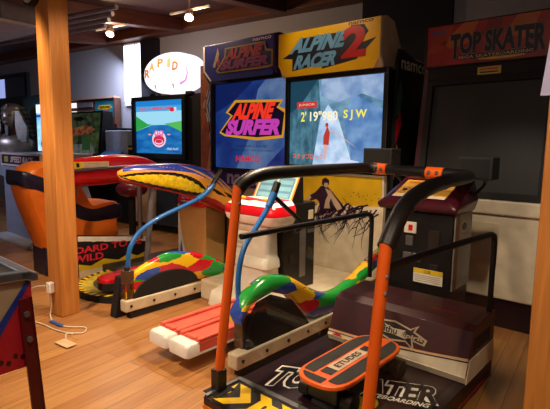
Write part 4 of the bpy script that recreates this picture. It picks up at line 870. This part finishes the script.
# orange racing seat: broad backrest seen from behind on the left, cushion to the right
se = thing('racing_chair', 'big orange racing chair with dark navy band, half behind left wooden post', 'chair', (-5.6, 2.5, 0))
def seat_prof(pts, x0, x1, m, name, parent, r=.10, **k):
    g = G(); P = [Vector((0, a, b)) for a, b in pts]
    rings = []
    for (x, sc) in ((x0, .86), (x0 + r * .35, .955), (x0 + r, 1.0), (x1 - r, 1.0), (x1 - r * .35, .97), (x1, .90)):
        c = sum(P, Vector()) / len(P); rings.append([(x, c.y + (p.y - c.y) * sc, c.z + (p.z - c.z) * sc) for p in P])
    return g.loft(rings, m).build(name, parent, smooth=True, **k)
def dens(pts, n=5): return [(p.y, p.z) for p in smooth_path([(0, a, b) for a, b in pts + pts[:1]], n)[:-1]]
xa, xb = -5.50, -5.04
seat_prof(dens([(2.06, .30), (1.95, .62), (1.865, .92), (1.86, 1.08), (1.93, 1.18), (2.09, 1.235), (2.26, 1.20), (2.38, 1.10), (2.50, .90), (2.60, .735), (2.75, .75), (2.88, .755), (2.93, .71), (2.92, .5), (2.89, .30), (2.5, .28)]), xa, xb, ORANGEV, 'shell', se, r=.13)
seat_prof(dens([(1.848, 1.15), (1.94, 1.13), (2.07, 1.07), (2.25, .91), (2.42, .76), (2.6, .685), (2.75, .70), (2.945, .72), (2.945, .56), (2.75, .535), (2.6, .535), (2.42, .59), (2.25, .74), (2.07, .90), (1.94, .97), (1.845, 1.0)], 3), xa - .006, xb + .006, NAVY, 'band', se, r=.04)
g = G(); g.box(xa + .06, xb - .06, 2.06, 2.86, 0, .36, NAVY); g.build('plinth', se, bevel=.02)
ck = thing('stool_seat', 'crimson round seat on dark column, beyond the orange racing chair', 'stool', (-6.1, 3.7, 0))
g = G(); g.ball((-6.05, 3.7, .78), .24, .22, .12, mat('crimson_vinyl', '#6a1428', .35)); g.build('seat', ck, smooth=True); g = G(); g.lathe((-6.05, 3.7, 0), [(.16, 0), (.16, .03), (.05, .05), (.05, .68)], MATTE); g.build('column', ck, smooth=True)

# ================================================================== pinball machine, bottom left
pb = thing('pinball_machine', 'pinball machine corner with metal lockbar, dark red leg and painted side', 'pinball machine', (-2.15, .1, 0))
px1, py1 = -1.855, .715
g = G(); g.prism([(-.62, .58), (py1 - .02, .58), (py1 - .02, .93), (-.62, 1.0)], 'x', px1 - .58, px1 - .012, mat('side_beige', '#b5a184', .45))
pn = Panel(g, (px1 - .0115, py1 - .02, .58), (0, -.5, 0), (0, 0, .35), -.0012)
pn.poly([(0, 0), (.42, 0), (.0, .98)], REDPR, 1); pn.poly([(.42, 0), (.52, 0), (.02, 1.0), (0, 1), (0, .96)], BLUEPR, 2)
for q in range(7):
    u = .02 + .05 * q; pn.disc(u + .02, .10 + .03 * (q % 3), .018, .03, MAROON, 2, 9)
bd = g.build('cabinet', pb)
g = G(); g.prism([(py1 - .06, .935), (py1 - .06, .96), (py1 - .02, .958), (py1 + .004, .945), (py1 + .004, .915), (py1 - .02, .915)], 'x', px1 - .60, px1 + .004, mat('lockbar_steel', '#8b93a4', .28, .85)); g.build('lockbar', pb, bevel=.006)
g = G(); g.prism([(py1 - .02, .925), (py1 - .02, .958), (-.62, 1.03), (-.62, .99)], 'x', px1 - .035, px1 + .004, MATS['lockbar_steel']); g.build('side_rail', pb, bevel=.004)
g = G(); g.prism([(py1 - .02, .925), (py1 - .02, .958), (-.62, 1.03), (-.62, .99)], 'x', px1 - .60, px1 - .56, MATS['lockbar_steel']); g.build('side_rail', pb, bevel=.004)
g = G(); pn = Panel(g, (px1 - .56, py1 - .06, .951), (.525, 0, 0), (0, -1.2, .066), .002)
pn.rect(0, 0, 1, 1, mat('apron_dark', '#2a2622', .35), 1); pn.poly([(.30, .15), (.36, .15), (.93, .05), (.88, .035)], YEL, 3); pn.poly([(.1, .02), (.7, .02), (.3, .10), (.1, .12)], TAN, 2); pn.poly([(.68, .05), (.94, .03), (.96, .16), (.8, .14)], ORPR, 3)
pn.poly([(.1, .2), (.9, .2), (.85, .8), (.15, .8)], mat('playfield_green', '#3a5a4a', .4, var=.4), 2); g.build('playfield', pb)
g = G(); pn = Panel(g, (px1 - .56, py1 - .06, .957), (.525, 0, 0), (0, -1.2, .066), .002); pn.rect(0, 0, 1, 1, GLASS, 2); g.build('glass', pb)
LEG = mat('leg_red', '#5e1018', .35, var=.15)
for (x, y, dx, dy) in ((px1 + .012, py1 - .035, .015, .045), (px1 - .585, py1 - .035, -.015, .045), (px1 + .012, -.58, .015, -.045), (px1 - .585, -.58, -.015, -.045)):
    s_ = 1 if dx > 0 else -1; t_ = 1 if dy > 0 else -1
    lg = G()
    for (a, b) in (((.008, .055), None), (None, (.008, .055))):
        wx = (-.04 * s_, .006 * s_) if a is None else (-.004 * s_, .006 * s_); wy = (-.042 * t_, .006 * t_) if b is None else (-.004 * t_, .006 * t_)
        lo, hi = (x + dx, y + dy, .03), (x, y, .86)
        lg.loft([[(c[0] + wx[i], c[1] + wy[j], c[2]) for i, j in ((0, 0), (1, 0), (1, 1), (0, 1))] for c in (lo, hi)], LEG)
    lo_ = lg.build('leg', pb); G().lathe((x + dx - .02 * s_, y + dy - .02 * t_, 0), [(.03, 0), (.03, .012), (.012, .02), (.012, .05)], STEEL).build('leveller_foot', lo_, smooth=True)
    for zz in (.70, .80):
        k_ = (.86 - zz) / .83; G().tube([(x + dx * k_ + .004 * s_, y + dy * k_ - .022 * t_, zz), (x + dx * k_ + .016 * s_, y + dy * k_ - .022 * t_, zz)], .011, STEEL, 8).build('leg_bolt', lo_)
g = G(); g.box(px1 - .58, px1 - .0, -.78, -.50, 1.03, 1.75, mat('backbox_blue', '#1c2038', .4)); g.build('backbox', pb, bevel=.01)

# ================================================================== small things of the room
for i, (x, y, ty) in enumerate(((-6.2, 4.58, 'left'), (-4.53, 4.55, 'right'))):
    t = thing('track_spotlight', 'lit white track spotlight under the ceiling, %s' % ('left one beside the pipes' if i == 0 else 'right one, above and right of glowing dome sign'), 'spotlight', (x, y, 3.15), room=True, group=None)
    zc = cz(y) + .2
    G().tube([(x, y, zc), (x, y, 3.14)], .012, WHITEP, 8).build('stem', t, smooth=True)
    G().box(x - .05, x + .05, y - .05, y + .05, zc - .03, zc, WHITEP).build('ceiling_base', t)
    G().box(x - .35, x + .35, y - .012, y + .012, 3.135, 3.16, WHITEP).build('track', t)
    g = G(); d = Vector((.35, -.5, -.8)).normalized(); c = Vector((x, y, 3.10)); g.tube([c - d * .07, c - d * .02, c + d * .07], [.03, .05, .058], WHITEP, 16, True); g.build('housing', t, smooth=True)
    g = G(); g.tube([c + d * .0705, c + d * .078], .048, glow('lamp_lens', (1, .80, .50), 9), 16); g.build('lens', t)
    pl = D.lights.new('lamp_spill', 'POINT'); pl.energy = 20; pl.color = (1, .66, .36); pl.shadow_soft_size = .05; po = D.objects.new('lamp_spill', pl); COL.objects.link(po); po.location = c + d * .14
    spot('track_spot', c + d * .1, c + d * 3 + Vector((.3, .4, 0)), 45, WARM, 120, .8, .04)
ac = thing('ceiling_air_conditioner', 'grey ceiling air conditioner left of the wooden post', 'air conditioner', (-6.3, 2.95, 2.7), room=True)
g = G(); g.box(-7.3, -5.62, 2.72, 3.2, 2.80, 3.0, mat('ac_grey', '#77747c', .6)); g.build('housing', ac, bevel=.01)
g = G(); g.box(-7.34, -5.58, 2.68, 3.24, 2.76, 2.80, mat('ac_white', '#b8b4bc', .5)); pnl = g.build('front_panel', ac, bevel=.01)
for x in (-6.9, -5.9): G().box(x, x + .03, 2.98, 3.02, 3.0, cz(3) + .2, DSTEEL).build('hanger', ac)
ck_ = thing('wall_clock', 'round dark rimmed clock at the top of left wooden post', 'clock', (-4.05, 2.28, 2.6), room=True)
def disc_x(g, c, r, x0, x1, m, n=28): return g.tube([(x0, c[0], c[1]), (x1, c[0], c[1])], r, m, n)
# clock hangs on the post's camera-left face
ck_.location = (-3.74, 2.06, 2.6); ck_['_b'] = (-3.74, 2.06, 2.6)
g = G(); g.tube([(-3.765, 2.079, 2.60), (-3.765, 2.035, 2.60)], .105, MATTE, 28); g.build('rim', ck_, smooth=True)
g = G(); g.tube([(-3.765, 2.0345, 2.60), (-3.765, 2.030, 2.60)], .085, mat('clock_face', '#b8b0a0', .4), 28); g.build('face', ck_)
g = G()
for k in range(4): g.tube([(-8.2, 3.35 + k * .13, 2.98 - .015 * k), (-4.75 - .25 * k, 3.35 + k * .13 + .25, 3.0 - .01 * k)], .028, mat('conduit_grey', '#a7a2a8', .35, .5), 10)
g.build('trim_9', room=True, kind='structure', smooth=True)
# extension cord, plug and tapes on the floor at the foot of the left post
cdv = thing('extension_cord', 'white extension cord with plug hanging on the left wooden post', 'cord', (-3.6, 2.1, 0), room=True)
CW = mat('cord_white', '#d8ccb8', .5)
g = G(); g.tube(smooth_path([(-3.68, 2.055, .22), (-3.675, 2.05, .08), (-3.66, 2.03, .012), (-3.50, 1.97, .008), (-3.34, 1.99, .008), (-3.22, 2.06, .008), (-3.14, 1.99, .008), (-3.22, 1.91, .008), (-3.12, 1.84, .008), (-3.02, 1.80, .008)]), .0055, CW, 8); g.build('cable', cdv, smooth=True)
g = G(); g.tube(smooth_path([(-3.70, 2.05, .25), (-3.78, 2.02, .25), (-3.88, 1.98, .20), (-4.0, 1.92, .03), (-3.8, 1.88, .008), (-3.55, 1.90, .008), (-3.35, 1.90, .008), (-3.18, 1.93, .008)]), .005, CW, 8); g.build('cable', cdv, smooth=True)
g = G(); g.box(-3.71, -3.655, 2.03, 2.078, .20, .29, WHITEP); g.build('plug', cdv, bevel=.008)
tag(G().box(-3.56, -3.38, 1.955, 1.985, .012, .0145, mat('tape_blue', '#2456a8', .5)).build('blue_tape', room=True, base=(-3.47, 1.97, .0)), 'strip of blue tape over the cord on the floor', 'tape')
tag(G().box(-3.14, -2.98, 1.76, 1.84, .012, .0145, mat('tape_clear', '#d3b48c', .4)).build('floor_tape', room=True, base=(-3.06, 1.8, .0)), 'pale tape square over the cord end on the floor', 'tape')
# paper tucked on the right post
tag(G().prism([(-.225, 1.655), (-.12, 1.655), (-.10, 1.88), (-.205, 1.88)], 'y', 2.165, 2.1785, mat('paper_lilac', '#b4b4dc', .6)).build('paper_notice', room=True, base=(-.17, 2.17, 1.66)), 'pale lilac paper notice on the right wooden post', 'paper')

for o in D.objects:
    if '_b' in o: del o['_b']
